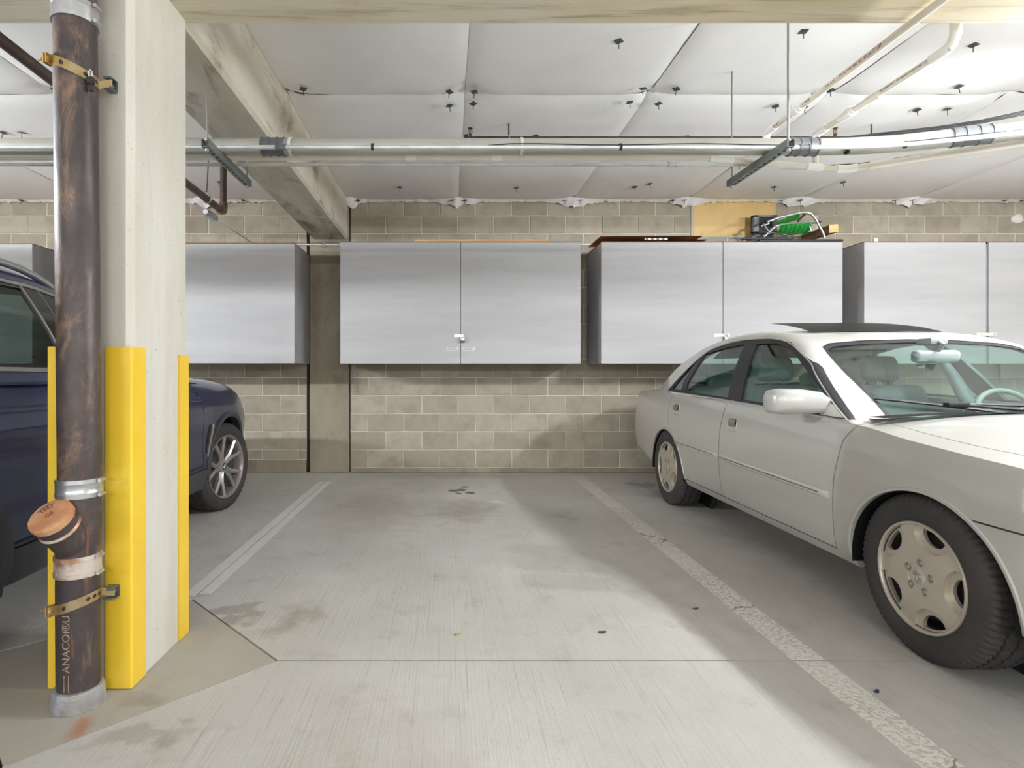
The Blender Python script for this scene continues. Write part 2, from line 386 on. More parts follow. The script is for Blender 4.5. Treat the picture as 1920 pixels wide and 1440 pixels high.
M['lead'] = pm('caulked_metal_collar', (176, 180, 186), 0.5, 0.45, c2=(150, 146, 140), vs=10, bump=0.6)
M['plaster'] = pm('white_patch', (226, 222, 214), 0.8); M['tan'] = pm('tan_painted_board', (216, 182, 120), 0.5, c2=(202, 166, 104), vs=2.0)
M['sprayfoam'] = pm('grey_sealant', (190, 184, 174), 0.85)
def paint(name, c, metal, rough, c2=None):
    m = NT(name); m.set(Metallic=metal, Roughness=rough, Coat_Weight=0.8, Coat_Roughness=0.06)
    m.col(c); return m.m
M['silver'] = paint('champagne_silver_paint', (190, 188, 182), 0.25, 0.38)
M['silver_mold'] = paint('molding_paint', (204, 201, 193), 0.3, 0.3)
M['blue'] = paint('dark_blue_metallic_paint', (34, 42, 84), 0.35, 0.3)
M['cladding'] = pm('grey_cladding', (62, 62, 66), 0.5)
M['liner'] = pm('wheel_arch_liner', (24, 24, 26), 0.8)
M['alloy'] = paint('beige_alloy_paint', (196, 187, 172), 0.45, 0.36)
M['alloy_dark'] = pm('dark_metallic_alloy', (158, 151, 149), 0.3, 0.5)
M['brake'] = pm('brake_steel', (92, 88, 84), 0.45, 0.7)
M['leather'] = pm('grey_leather', (128, 136, 137), 0.5); M['leather_brown'] = pm('brown_leather', (84, 58, 42), 0.5)
M['interior'] = pm('grey_interior_trim', (122, 130, 129), 0.6); M['interior_dark'] = pm('dark_interior_trim', (42, 42, 44), 0.6)
M['red_lens'] = pm('red_lens', (120, 24, 22), 0.15, coat=0.8); M['lens'] = pm('headlamp_lens', (196, 198, 196), 0.12, 0.2, coat=1.0)
M['emblem_white'] = pm('white_enamel', (235, 236, 238), 0.25); M['emblem_blue'] = pm('blue_enamel', (60, 130, 196), 0.25)
def glass(name, tint, refl=1.45):
    mt = bpy.data.materials.new(name); mt.use_nodes = True; t = mt.node_tree; t.nodes.clear()
    o = t.nodes.new('ShaderNodeOutputMaterial'); a = t.nodes.new('ShaderNodeBsdfTransparent'); g = t.nodes.new('ShaderNodeBsdfGlossy')
    a.inputs[0].default_value = tint; g.inputs['Roughness'].default_value = 0.02; g.inputs[0].default_value = (1, 1, 1, 1)
    lw = t.nodes.new('ShaderNodeLayerWeight'); lw.inputs[0].default_value = 0.5
    pw = t.nodes.new('ShaderNodeMath'); pw.operation = 'POWER'; pw.inputs[1].default_value = 5.0; t.links.new(lw.outputs['Facing'], pw.inputs[0])
    f = t.nodes.new('ShaderNodeMapRange'); f.inputs[3].default_value = 0.035; f.inputs[4].default_value = 0.9; t.links.new(pw.outputs[0], f.inputs[0]); x = t.nodes.new('ShaderNodeMixShader')
    t.links.new(f.outputs[0], x.inputs[0]); t.links.new(a.outputs[0], x.inputs[1]); t.links.new(g.outputs[0], x.inputs[2]); t.links.new(x.outputs[0], o.inputs[0])
    return mt
M['glass_clear'] = glass('clear_windscreen_glass', (0.88, 0.95, 0.925, 1)); M['glass'] = glass('green_tinted_glass', (0.74, 0.86, 0.83, 1)); M['glass_dark'] = glass('privacy_glass', (0.36, 0.38, 0.37, 1))
M['sun_glass'] = pm('dark_sunroof_glass', (44, 42, 41), 0.35)
# ---------------------------------------------------------------- setting
WY = 6.43       # wall plane
CZ = 3.07       # ceiling
def poly_slab(name, poly, mat, z0=-0.12, z1=0.0):
    b = MB(); b.prism(poly, z0, z1, lambda a, c, d: (a, c, d))
    return b.build(name, mat, floor, smooth=0, local=True)
b = MB(); b.box(-30, 30, -45, 7.0, -0.3, -0.012)
floor = struct(b.build('floor', M['joint'], None, 0))
g = 0.0035
XC, YC, DG = -1.27, 2.22, 0.60
poly_slab('slab', [(XC+g, YC+DG+g), (XC+DG+g*1.5, YC+g), (10, YC+g), (10, 6.9), (XC+g, 6.9)], M['slab'])
poly_slab('slab', [(XC-g, YC+DG+g), (XC-g, 6.9), (-9, 6.9), (-9, YC+g), (XC-DG-g*1.5, YC+g)], M['slab'])
poly_slab('slab', [(XC+DG+g*1.5, YC-g), (XC+g, YC-DG-g), (XC+g, -7), (10, -7), (10, YC-g)], M['slab'])
poly_slab('slab', [(XC-g, YC-DG-g), (XC-DG-g*1.5, YC-g), (-9, YC-g), (-9, -7), (XC-g, -7)], M['slab'])
poly_slab('slab', [(XC+DG-g, YC), (XC, YC+DG-g), (XC-DG+g, YC), (XC, YC-DG+g)], M['slab_smooth'], z1=-0.001)
# enclosing walls of the garage (the aisle behind the camera)
b = MB(); b.box(-9.2, -9, -7, 7, -0.1, 3.3); struct(b.build('wall_left', M['column'], None, 0))
b = MB(); b.box(10, 10.2, -7, 7, -0.1, 3.3); struct(b.build('wall_right', M['column'], None, 0))
# block walls: joints on an 8 x 16 inch grid
BW, BH, JT = 0.406, 0.2032, 0.010
def wall(name, x0, x1, xref, base_rows, rows_par):
    w = MB().box(x0, x1, WY-0.0025, WY+0.3, 0.0, 3.11).build(name, M['mortar'], None, 0); struct(w)
    cache = {}
    rows = base_rows+[(z, z+BH) for z in [0.259+k*BH for k in range(14)]]
    for i, (z0, z1) in enumerate(rows):
        z1 = min(z1, CZ+0.03)
        if z1-z0 < 0.05: continue
        par = rows_par[i] if i < len(rows_par) else (i+rows_par[-1]+1-len(rows_par)) % 2
        xs = xref+(0.5*BW if par else 0)
        k0 = math.floor((x0-xs)/BW)
        x = xs+k0*BW
        while x < x1-0.02:
            a, c = max(x, x0), min(x+BW, x1)
            if c-a > 0.05:
                W_, H_ = round(c-a-JT, 3), round(z1-z0-JT, 3)
                vnt = random.randint(0, 2)
                key = (W_, H_, vnt)
                if key not in cache:
                    bb = MB(); bb.box(-W_/2, W_/2, -0.006-0.002*vnt, 0.05, -H_/2, H_/2, 0.004); cache[key] = bb.mesh('block', 0); cache[key].materials.append(M['block'])
                o = bpy.data.objects.new('block', cache[key]); o.location = ((a+c)/2, WY, (z0+z1)/2); link(o, w)
            x += BW
    return w
wr = wall('wall_back', -1.10, 6.75, -0.904, [(0.056, 0.259)], [0])
wl = wall('wall_back', -9.0, -1.60, -2.096, [(0.147, 0.259)], [0])
b = MB(); b.box(-1.10, 6.75, WY-0.03, WY+0.02, 0.0, 0.05, 0.008); b.build('base_curb', M['pilaster'], wr, 20, local=True)
b = MB(); b.box(-9, -1.60, WY-0.012, WY+0.02, 0.0, 0.142, 0.005); b.build('base_curb', M['pilaster'], wl, 20, local=True)
for x0, x1 in ((-1.56, -1.115), (6.77, 7.2)):
    b = MB(); b.box(x0, x1, WY-0.02, WY+0.3, 0, 3.2, 0.008); struct(b.build('wall_pilaster', M['pilaster'], None, 20))
b = MB(); b.box(7.2, 10, WY, WY+0.3, 0, 3.2); struct(b.build('wall_back', M['pilaster'], None, 0))
b = MB(); b.box(-1.60, -1.56, WY+0.02, WY+0.3, 0, 3.2); struct(b.build('trim_1', M['joint'], None, 0))
# beams and the column
BZ = 2.63
def beam_long(x0, x1, y0, y1):
    b = MB(); c = 0.022
    b.prism([(x0+c, BZ), (x1-c, BZ), (x1, BZ+c), (x1, 3.3), (x0, 3.3), (x0, BZ+c)], y0, y1, lambda a, z, y: (a, y, z)); return b
struct(beam_long(-1.53, -1.13, 2.47, WY).build('ceiling_beam', M['beam'], None, 20))
struct(beam_long(6.8, 7.2, 2.47, WY).build('ceiling_beam', M['beam'], None, 20))
b = MB(); b.box(-9, 10, 2.03, 2.47, BZ+0.004, 3.3, 0.012); struct(b.build('ceiling_beam', M['cross_beam'], None, 20))
CX0, CX1, CY0, CY1 = -1.414, -1.130, 2.03, 2.47
def column(x0, x1, y0, y1):
    c = 0.02; b = MB()
    b.prism([(x0+c, y0), (x1-c, y0), (x1, y0+c*1.3), (x1, y1-c), (x1-c, y1), (x0+c, y1), (x0, y1-c), (x0, y0+c)], 0.0, BZ+0.02, lambda a, y, z: (a, y, z))
    return b
col = struct(column(CX0, CX1, CY0, CY1).build('concrete_column', M['column'], None, 20))
# yellow corner guards on the column's corners
GH = 1.215
def guard(cx, cy, sx, sy, label, w=0.095, h=GH):
    """steel angle: outer corner at (cx, cy); legs run towards -sx, -sy"""
    t = 0.008; c = 0.006
    pts = [(cx, cy-sy*w), (cx, cy-sy*c), (cx-sx*c, cy), (cx-sx*w, cy), (cx-sx*w, cy-sy*t), (cx-sx*t, cy-sy*t), (cx-sx*t, cy-sy*w)]
    b = MB(); b.prism(pts, 0.002, h, lambda a, y, z: (a, y, z))
    o = b.build('corner_guard', M['yellow'], None, 20, loc=Vector((cx, cy, 0)))
    for k in (0.16, 0.62, 1.04):
        pass
    return tag(o, label, 'corner guard', 'yellow corner guards on the concrete column')
guard(CX1+0.009, CY0-0.013, 1, -1, 'yellow steel corner guard, widest in view, on the column corner beside the drain pipe')
guard(CX0-0.010, CY0-0.013, -1, -1, 'yellow corner guard showing as a narrow strip behind the iron drain pipe', 0.085)
guard(CX1+0.009, CY1-0.004, 1, 1, 'yellow corner guard on the rear corner of the column, next to the blue car', 0.085, GH-0.018)
# ceiling: slab, stapled vinyl-faced insulation panels, pins, torn edges
ceil = struct(MB().box(-9, 10, -7, 7, CZ+0.06, CZ+0.25).build('ceiling', M['ceiling'], None, 0))
b = MB(); b.box(-9, 10, -7, 2.03, CZ-0.02, CZ+0.03); b.build('panel', M['ceiling'], ceil, 0, local=True)
XS = [-1.13+0.0, 0.12, 1.40, 2.68, 3.94, 5.2, 6.8]
XL = [-1.53, -2.75, -4.0, -5.25, -6.5, -7.75, -9.0]
YS = [2.47, 3.99, 6.42]
def panel(x0, x1, y0, y1, seed):
    b = MB(); nx, ny = 34, 38
    def f(i, j):
        x = x0+(x1-x0)*i; y = y0+(y1-y0)*j
        ex = min(x-x0, x1-x); ey = min(y-y0, y1-y)
        tuck = math.exp(-(max(ex, 0)/0.05)**1.1)*0.011+math.exp(-(max(ey, 0)/0.06)**1.1)*0.016
        for cx in (x0, x1):
            for cy in (y0, y1):
                dd = math.hypot(x-cx, y-cy)
                tuck += 0.03*math.exp(-(dd/0.14)**2)*(0.6+0.9*noise.noise(Vector((x*14, y*14, seed))))
        bow = 0.012*math.sin(PI*i)*math.sin(PI*j)
        wr_ = 0.006*noise.noise(Vector((x*1.7, y*1.7, seed)))+0.004*noise.noise(Vector((x*5, y*2, seed+9)))*math.exp(-ey/0.25)
        return (x, y, CZ-bow+tuck+wr_-0.012)
    b.grid(nx, ny, f); return b.build('panel', M['ceiling'], ceil, 60, local=True)
sd = 0
for L in (XS, list(reversed(XL))):
    for a, c in zip(L, L[1:]):
        for y0, y1 in zip(YS, YS[1:]):
            sd += 1; panel(min(a, c)+0.001, max(a, c)-0.001, y0+0.001, y1-0.001, sd*3.1)
pb = MB(); pb.box(-0.022, 0.022, -0.022, 0.022, -0.004, 0.0, 0.001); pb.cyl((0, 0, 0), (0, 0, -0.045), 0.0028, 6)
pinme = pb.mesh('insulation_pin', 30); pinme.materials.append(M['pin'])
PINS = [(0.99, 3.297), (-0.98, 3.85), (0.01, 3.89), (0.18, 3.89), (0.01, 4.09), (0.18, 4.06), (1.32, 3.845), (1.545, 3.85), (1.29, 4.04), (1.50, 4.06), (-0.66, 4.72), (0.715, 4.62), (1.94, 4.63),
        (-0.50, 5.89), (0.71, 5.91), (1.93, 5.88), (2.05, 5.78), (3.37, 5.88), (3.98, 5.73), (3.27, 5.25), (3.42, 5.25), (2.68, 5.24), (2.60, 3.87), (2.58, 4.12), (2.36, 4.10), (3.43, 4.16), (3.64, 4.145), (3.43, 3.82), (3.08, 3.335), (2.0, 3.2),
        (0.05, 6.33), (0.19, 6.33), (-1.0, 6.33), (1.30, 6.33), (1.47, 6.33), (2.63, 6.33), (2.5, 6.33), (3.72, 6.33), (3.92, 6.33), (4.98, 6.33), (5.17, 6.33), (6.2, 6.33), (6.4, 6.33),
        (-3.56, 4.55), (-3.41, 4.55), (-4.86, 5.86), (-5.3, 6.33), (-4.75, 6.33), (-2.3, 5.73), (-2.28, 6.33), (-1.75, 6.33)]
for x, y in PINS:
    o = bpy.data.objects.new('insulation_pin', pinme); o.location = (x, y, CZ-0.024); o.rotation_euler = (random.uniform(-.15, .15), random.uniform(-.15, .15), random.uniform(0, 3)); link(o, ceil)
def flap(x0, x1, seed):
    b = MB()
    def f(i, j):
        x = x0+(x1-x0)*i
        e = min(i, 1-i)*(x1-x0)
        hang = 0.035+0.05*math.exp(-(e/0.16)**2)*(1+noise.noise(Vector((x*9, seed, 0))))+0.018*noise.noise(Vector((x*25, seed, 1)))
        yy = WY-0.03-0.10*(1-j)+0.03*math.sin(x*37+j*3)*math.exp(-(e/0.2)**2)*j
        return (x, yy, CZ+0.012-hang*j*1.0+0.006*noise.noise(Vector((x*20, j*3, seed))))
    b.grid(60, 5, f); return b.build('edge_flap', M['ceiling'], ceil, 60, local=True)
for L in (XS, list(reversed(XL))):
    for i, (a, c) in enumerate(zip(L, L[1:])): flap(a, c, i*2.3+L[0])
# parking lines
b = MB(); b.box(-1.335, XC-0.005, 2.86, 5.88, 0.0, 0.0012); b.box(XC+0.005, -1.205, 2.89, 5.88, 0.0, 0.0012)
tag(b.build('parking_line', M['stripe_new'], None, 0, loc=Vector((XC, 4.4, 0))), 'white painted bay line running from the column towards the back wall', 'parking line')
b = MB(); b.box(1.345, 1.475, -2.0, 2.214, 0.0, 0.0012); b.box(1.345, 1.475, 2.226, 6.22, 0.0, 0.0012)
tag(b.build('parking_line', M['stripe_old'], None, 0, loc=Vector((1.41, 3.2, 0))), 'worn and cracked white bay line beside the silver sedan', 'parking line')
# ---------------------------------------------------------------- wall cabinets
CF = 5.79; CB = WY-0.012
def cabinet(x0, x1, z0, z1, seam, gap, label, hasp=None, edge_strip=True):
    r = empty('wall_cabinet', ((x0+x1)/2, CB, z0), label, 'cabinet', 'grey plywood wall cabinets')
    t = 0.018; f = CF+0.021
    for a in (x0, x1-t): MB().box(a, a+t, f, CB, z0, z1-0.006, 0.001).build('side_panel', M['cabinet_side'], r, 0)
    MB().box(x0, x1, f-0.021, CB, z1-0.0055, z1+0.003, 0.001).build('top_panel', M['fibre'], r, 0)
    MB().box(x0+t, x1-t, f, CB, z0, z0+t, 0.001).build('bottom_panel', M['cabinet_side'], r, 0)
    MB().box(x0+t, x1-t, CB-0.012, CB, z0+t, z1-0.018).build('back_panel', M['cabinet_side'], r, 0)
    MB().box(seam-0.02, seam+0.02, f+0.001, f+0.05, z0+t, z1-0.02).build('centre_post', M['cabinet_side'], r, 0)
    doors = []
    for a, c in ((x0, seam-gap/2), (seam+gap/2, x1)):
        doors.append(MB().box(a, c, CF, CF+0.019, z0-0.004, z1-0.0065, 0.0015).build('door', M['cabinet'], r, 0))
    if hasp:
        hx0, hx1, hz = hasp; L = hx1-hx0; h = 0.033
        b = MB(); b.box(hx0, hx0+L*0.28, CF-0.004, CF, hz-h/2, hz+h/2, 0.001); b.box(hx0+L*0.3, hx1, CF-0.010, CF-0.006, hz-h/2, hz+h/2, 0.0015)
        b.cyl((hx0+L*0.28, CF-0.007, hz-h/2), (hx0+L*0.28, CF-0.007, hz+h/2), 0.006, 10)
        d0 = doors[0]; off = r.location
        o = b.build('hasp', M['hasp'], None, 20, loc=None); o.parent = d0
        for v in o.data.vertices: v.co -= off
        b = MB(); b.tube([(hx1-0.022, CF, hz+0.006), (hx1-0.022, CF-0.02, hz+0.005), (hx1-0.022, CF-0.02, hz-0.005), (hx1-0.022, CF, hz-0.006)], 0.003, 8)
        o = b.build('staple', M['zinc'], None, 40); o.parent = doors[1]
        for v in o.data.vertices: v.co -= off
    return r, doors
def lock(x, z, label, col='zinc', small=1.0):
    r = empty('padlock', (x, CF-0.022, z-0.07*small), label, 'padlock')
    w = 0.020*small
    MB().box(x-w, x+w, CF-0.032, CF-0.012, z-0.055*small, z-0.018*small, 0.004, 2).build('lock_body', M['band'], r, 30)
    MB().box(x-w*1.15, x+w*1.15, CF-0.034, CF-0.010, z-0.070*small, z-0.052*small, 0.004, 2).build('bumper', M['lock_blue'], r, 30)
    pts = [(x-w*0.7, CF-0.022, z-0.03*small)]+[(x-w*0.7*math.cos(a), CF-0.022, z+0.004+w*0.7*math.sin(a)) for a in [PI*k/8 for k in range(9)]]+[(x+w*0.7, CF-0.022, z-0.03*small)]
    MB().tube(pts, 0.0035, 8).build('shackle', M['chrome'], r, 60)
    return r
Z0, Z1 = 1.223, 2.460
def px(x): return (x-840)/184.3
c1, d1 = cabinet(px(638), px(1089), Z0, Z1, px(863.5), 0.006, 'grey two-door wall cabinet with padlock and white stickers, over the empty bay', (px(851.5), px(870), 1.503))
c2, d2 = cabinet(px(1128.5), px(1580), Z0, Z1, px(1356), 0.006, 'weathered grey wall cabinet under the green folding chair and cardboard', (px(1339), px(1368), 1.507))
c3, d3 = cabinet(px(1621), px(2072), Z0, Z1, px(1852), 0.03, 'grey wall cabinet behind the silver sedan, with a wide dark gap between doors', (px(1831), px(1868), 1.517))
c0, d0 = cabinet(px(120), px(552), Z0+0.003, Z1-0.012, px(336), 0.006, 'grey wall cabinet between the concrete column and the pilaster, above the blue car bonnet')
cm, dm = cabinet(px(-380), px(60), Z0, Z1-0.02, px(-165), 0.006, 'grey wall cabinet behind the roof of the blue car, left of the column')
cn, dn = cabinet(px(2112), px(2150)+2.2, Z0, Z1, px(2330), 0.006, 'grey wall cabinet at the far right end of the row')
lock(px(867), 1.503, 'steel padlock with blue bumper on the cabinet over the empty bay')
lock(px(1360), 1.500, 'small padlock hanging from the hasp above the silver sedan roof', small=0.8)
off = c1.location
for nm, x0, x1, dd in (('sticker', 838, 859.5, d1[0]), ('sticker', 868.5, 890.5, d1[1])):
    b = MB(); b.box(px(x0), px(x1), CF-0.0015, CF, 1.353, 1.386)
    o = b.build(nm, M['label'], None, 0); o.parent = dd
    for v in o.data.vertices: v.co -= off
    b = MB(); random.seed(int(x0))
    for k, zz in enumerate((1.377, 1.362)):
        x = px(x0)+0.008
        while x < px(x1)-0.02:
            w = random.uniform(0.004, 0.014); b.box(x, x+w, CF-0.0022, CF-0.0014, zz-0.003, zz+0.003); x += w+0.004
    o = b.build('faint_print', M['ink'], None, 0); o.parent = dd; o['kind'] = 'stuff'
    for v in o.data.vertices: v.co -= off
# on top of the cabinets
b = MB(); b.box(-0.34, 1.02, 5.80, 5.86, Z1+0.004, Z1+0.026, 0.002)
tag(b.build('wood_batten', M['wood'], None, 0, loc=Vector((0.3, 5.83, Z1+0.004))), 'pale wooden batten lying along the top of the padlocked cabinet', 'batten')
def sheet(name, x0, x1, y0, y1, z, th, mat, label, cat, tilt=0.0, group=None, skew=0.0, wav=0.0, seed=0):
    b = MB()
    def f(i, j):
        x = x0+(x1-x0)*i+skew*j; y = y0+(y1-y0)*j
        return (x, y, z+tilt*(i-0.5)+wav*(0.5+0.5*noise.noise(Vector((x*2.5, y*2, seed)))))
    b.grid(20, 8, f, thick=-th)
    return tag(b.build(name, mat, None, 30, loc=Vector(((x0+x1)/2, (y0+y1)/2, z))), label, cat, group)
zt = Z1+0.004
gp = 'flattened cartons on the cabinet'
sheet('cardboard_sheet', px(1129), px(1262), 5.80, 6.38, zt, 0.006, M['cardboard'], 'lowest flattened cardboard sheet on the cabinet, left end', 'cardboard', group=gp, wav=0.006)
sheet('cardboard_sheet', px(1170), px(1330), 5.82, 6.3, zt+0.022, 0.006, M['cardboard'], 'flattened cardboard sheet reaching furthest towards the tan board', 'cardboard', group=gp, wav=0.007, seed=3)
cs = sheet('cardboard_sheet', px(1145), px(1290), 5.83, 6.35, zt+0.049, 0.005, M['cardboard'], 'flattened carton with blue and white printed tape on its edge', 'cardboard', group=gp, wav=0.006, seed=5)
sheet('cardboard_sheet', px(1129), px(1325), 5.86, 6.36, zt+0.068, 0.006, M['cardboard'], 'topmost brown cardboard sheet of the stack on the cabinet', 'cardboard', 0.005, group=gp, wav=0.006, seed=8)
b = MB(); b.box(px(1211), px(1254), 5.822, 5.828, zt+0.022, zt+0.037)
o = b.build('tape', M['tape'], cs, 0)
for k in range(4):
    b = MB(); b.box(px(1213+k*10), px(1218+k*10), 5.8195, 5.8225, zt+0.024, zt+0.035); o2 = b.build('tape_mark', M['tape_blue'], cs, 0)
# black boards, metal box, folding chair, timber
b = MB()
b.prism([(px(1370), 5.80), (3.50, 5.80), (3.74, 6.2), (3.21, 6.2)], zt+0.027, zt+0.037, lambda a, y, z: (a, y, z+0.22*(y-5.8)))
tag(b.build('plastic_board', M['black'], None, 20, loc=Vector((px(1440), 6.0, zt))), 'black plastic board lying under the metal box, cut slantwise at one end', 'board')
b = MB(); b.box(px(1425), px(1583), 5.795, 6.15, zt+0.002, zt+0.024, 0.008, 2)
tag(b.build('plastic_board', M['black'], None, 30, loc=Vector((px(1505), 5.95, zt))), 'dark flat board with rounded end under the green folding chair', 'board')
def P6(x, y, d): return ((x-840)/1066.7*d, d, 1.12+(700-y)/1066.7*d)
r = empty('metal_box', P6(1433, 438, 6.27), 'grey metal box with dark recess, standing in front of the tan board', 'box')
x0, _, z1 = P6(1413, 403, 6.24); x1, _, z0 = P6(1458, 437, 6.24)
b = MB()
for q in ((x0, x1, z1-0.022, z1), (x0, x1, z0, z0+0.02), (x0, x0+0.06, z0, z1), (x1-0.05, x1, z0, z1)): b.box(q[0], q[1], 6.24, 6.30, q[2], q[3], 0.003)
b.box(x0, x1, 6.285, 6.3, z0, z1); b.build('housing', M['coupling'], r, 20)
MB().box(x0+0.01, x1-0.01, 6.302, 6.312, Z1+0.003, z0+0.1, 0.002).build('back_bracket', M['coupling'], r, 20)
MB().box(x0+0.06, x1-0.05, 6.262, 6.286, z0+0.02, z1-0.02).build('recess', M['black'], r, 0)
for zz in (z0+0.03, (z0+z1)/2+0.03, z1-0.03): MB().cyl((x0+0.02, 6.24, zz), (x0+0.02, 6.234, zz), 0.006, 10).build('screw', M['zinc'], r, 30)
b = MB(); b.cyl(P6(1437, 414, 6.25), P6(1437, 414, 6.27), 0.02, 14); b.build('knob', M['interior_dark'], r, 30)
r = empty('folding_chair', P6(1490, 447, 5.95), 'folded low beach chair with green fabric and bent aluminium frame', 'chair')
def arm(d, dx=0):
    base = [(1439, 416), (1460, 408), (1485, 402), (1503, 398.5), (1513, 398), (1521, 401), (1529, 410), (1537, 425), (1543, 436), (1546, 446)]
    return [P6(x+dx, y, d) for x, y in base]
MB().tube(arm(5.86), 0.0125, 10).build('arm_frame', M['alu'], r, 60)
MB().tube([P6(x, y, 6.22) for x, y in ((1500, 430), (1496, 424), (1497, 414), (1503, 407), (1509, 402))], 0.012, 10).build('arm_frame', M['brownpipe'], r, 60)
MB().tube([P6(*q) for q in ((1432, 445, 5.88), (1437, 440, 5.88), (1447, 430, 5.88), (1455, 424, 5.88), (1465, 421, 5.88), (1500, 418.5, 5.9), (1530, 417, 5.9))], 0.011, 10).build('seat_tube', M['alu'], r, 60)
MB().tube([P6(*q) for q in ((1430, 443, 6.1), (1445, 436, 6.1), (1470, 440, 6.1), (1500, 437, 6.1), (1526, 433, 6.1))], 0.010, 10).build('seat_tube', M['alu'], r, 60)
MB().tube([P6(1428, 424, 5.88), P6(1442, 419, 5.88)], 0.009, 8).build('link_bar', M['alu'], r, 60)
b = MB(); A, B_ = Vector(P6(1431, 420, 5.87)), Vector(P6(1443, 437, 5.87)); b.tube([A, B_], 0.011, 6); b.build('link_bar', M['alu'], r, 60)
b = MB(); b.tube([P6(1518, 424, 5.92), P6(1521, 433, 5.92)], 0.009, 8); b.build('link_bar', M['alu'], r, 60)
def quad(c00, c10, c01, c11, nu=24, nv=8, wave=0.0, nw=7):
    c = [Vector(P6(*q)) for q in (c00, c10, c01, c11)]
    def f(i, j):
        p = c[0].lerp(c[1], i).lerp(c[2].lerp(c[3], i), j); p.y += wave*math.sin(i*nw*2*PI)*math.sin(PI*j)-0.02*math.sin(PI*j); return p
    return f
b = MB(); b.grid(56, 10, quad((1462, 420.5, 5.865), (1523, 416.5, 5.865), (1456, 438, 6.06), (1513, 439, 6.06), wave=0.014), thick=0.004); b.build('seat_fabric', M['green'], r, 60)
b = MB(); b.grid(24, 8, quad((1456, 416, 5.93), (1500, 397.5, 5.93), (1455, 424, 6.15), (1496, 412, 6.15)), thick=0.004); b.build('back_fabric', M['green'], r, 60)
b = MB(); b.cyl(P6(1537, 416, 5.85), P6(1537, 416, 5.88), 0.014, 12); b.build('pivot_cap', M['black'], r, 30)
b = MB(); fr = [P6(x, y, 5.9) for x, y in ((1554, 422), (1571, 420), (1572, 435), (1555, 437))]; bk = [P6(x, y, 6.35) for x, y in ((1502, 441), (1518, 439), (1519, 452), (1503, 454))]
V = [b.bm.verts.new(p) for p in fr+bk]
r = empty('timber_post', P6(1545, 446, 6.0), 'short square timber offcut lying aslant beside the green chair', 'timber')
for q in ((0, 4, 5, 1), (1, 5, 6, 2), (2, 6, 7, 3), (3, 7, 4, 0), (7, 6, 5, 4)): b.bm.faces.new([V[k] for k in q])
bmesh.ops.recalc_face_normals(b.bm, faces=b.bm.faces); b.build('timber', M['wood_dark'], r, 0)
b = MB(); V = [b.bm.verts.new(p) for p in fr]+[b.bm.verts.new(Vector(p)+Vector((0, -0.003, 0))) for p in fr]
for q in ((4, 5, 6, 7), (0, 4, 7, 3), (1, 2, 6, 5), (0, 1, 5, 4), (2, 3, 7, 6)): b.bm.faces.new([V[k] for k in q])
o = b.build('end_grain', M['wood'], r, 0)
o = tag(MB().box(px(1645), px(1653), 5.83, 5.86, Z1+0.004, Z1+0.045, 0.004).build('plastic_clip', M['label'], None, 20, loc=Vector((px(1649), 5.845, Z1+0.004))), 'small white clip standing on the cabinet edge behind the sedan', 'clip')
# chain under the padlocked cabinet
r = empty('chain', (-1.06, WY-0.05, 0.89), 'short steel chain hanging below the end of the padlocked cabinet', 'chain')
lk = []
for k in range(13):
    b = MB(); pts = []
    for i in range(16):
        a = 2*PI*i/16; u = 0.009*math.cos(a); v = (0.009*math.sin(a)+(0.006 if math.sin(a) > 0 else -0.006))
        pts.append((u, 0, v))
    b.tube(pts, 0.0032, 6, closed=True); me = b.mesh('link', 60) if not lk else lk[0]
    if not lk: me.materials.append(M['zinc']); lk.append(me)
    for dx in (0,):
        o = bpy.data.objects.new('link', me); o.location = (0.003*math.sin(k*2), 0, 0.325-k*0.0255); o.rotation_euler = (0, 0, (PI/2 if k % 2 else 0)+0.3); link(o, r)
# tan patched opening, white foam lump, wall conduit
r = empty('wall_patch', ((2.753+3.693)/2, WY, 2.67), 'tan painted board filling an opening in the block wall above the cabinet', 'board')
MB().box(2.765, 3.685, WY-0.016, WY, 2.665, 3.05, 0.003).build('board', M['tan'], r, 0)
b = MB(); b.box(2.74, 2.765, WY-0.02, WY, 2.665, 3.05, 0.004); b.box(3.685, 3.70, WY-0.02, WY, 2.665, 3.05, 0.004); b.box(2.765, 3.685, WY-0.018, WY, 2.655, 2.668, 0.004); b.build('sealant_bead', M['sprayfoam'], r, 20)
for x, z in ((2.9, 3.02), (3.64, 3.01), (2.86, 2.69), (3.3, 2.685), (3.5, 2.70)): MB().cyl((x, WY-0.016, z), (x, WY-0.019, z), 0.006, 8).build('nail', M['brownpipe'], r, 30)
b = MB(); b.sphere((0, 0, 0), 0.07, 20, (1, 0.5, 0.8))
for v in b.bm.verts: v.co *= 1+0.25*noise.noise(v.co*25)
o = b.build('foam_lump', M['plaster'], None, 60, local=True); o.location = (6.42, WY-0.02, 2.86); tag(o, 'round white foam lump on the block wall at the right edge', 'sealant')
r = empty('wall_conduit', (-1.3, WY-0.04, 2.57), 'thin metal conduit along the wall behind the cabinets with an inspection fitting', 'conduit')
hz = 1.12+(700-459.5)/166
b = MB(); b.tube([(-2.17, 5.28, hz), (-2.17, 6.3, hz), (-2.165, 6.36, hz), (-2.13, WY-0.03, hz), (-2.05, WY-0.03, hz), (3.0, WY-0.03, hz)], 0.011, 10); b.build('conduit_tube', M['emt'], r, 60)
b = MB(); b.tube([(-2.17, 5.09, hz), (-2.17, 5.12, hz), (-2.17, 5.30, hz), (-2.17, 5.34, hz)], [0.022, 0.030, 0.030, 0.016], 14); b.build('inspection_fitting', M['zinc'], r, 30)
b = MB()
for k in range(14): pass
b.box(-2.192, -2.148, 5.11, 5.30, hz-0.036, hz-0.029, 0.003); b.build('fitting_cover', M['alu'], r, 20)
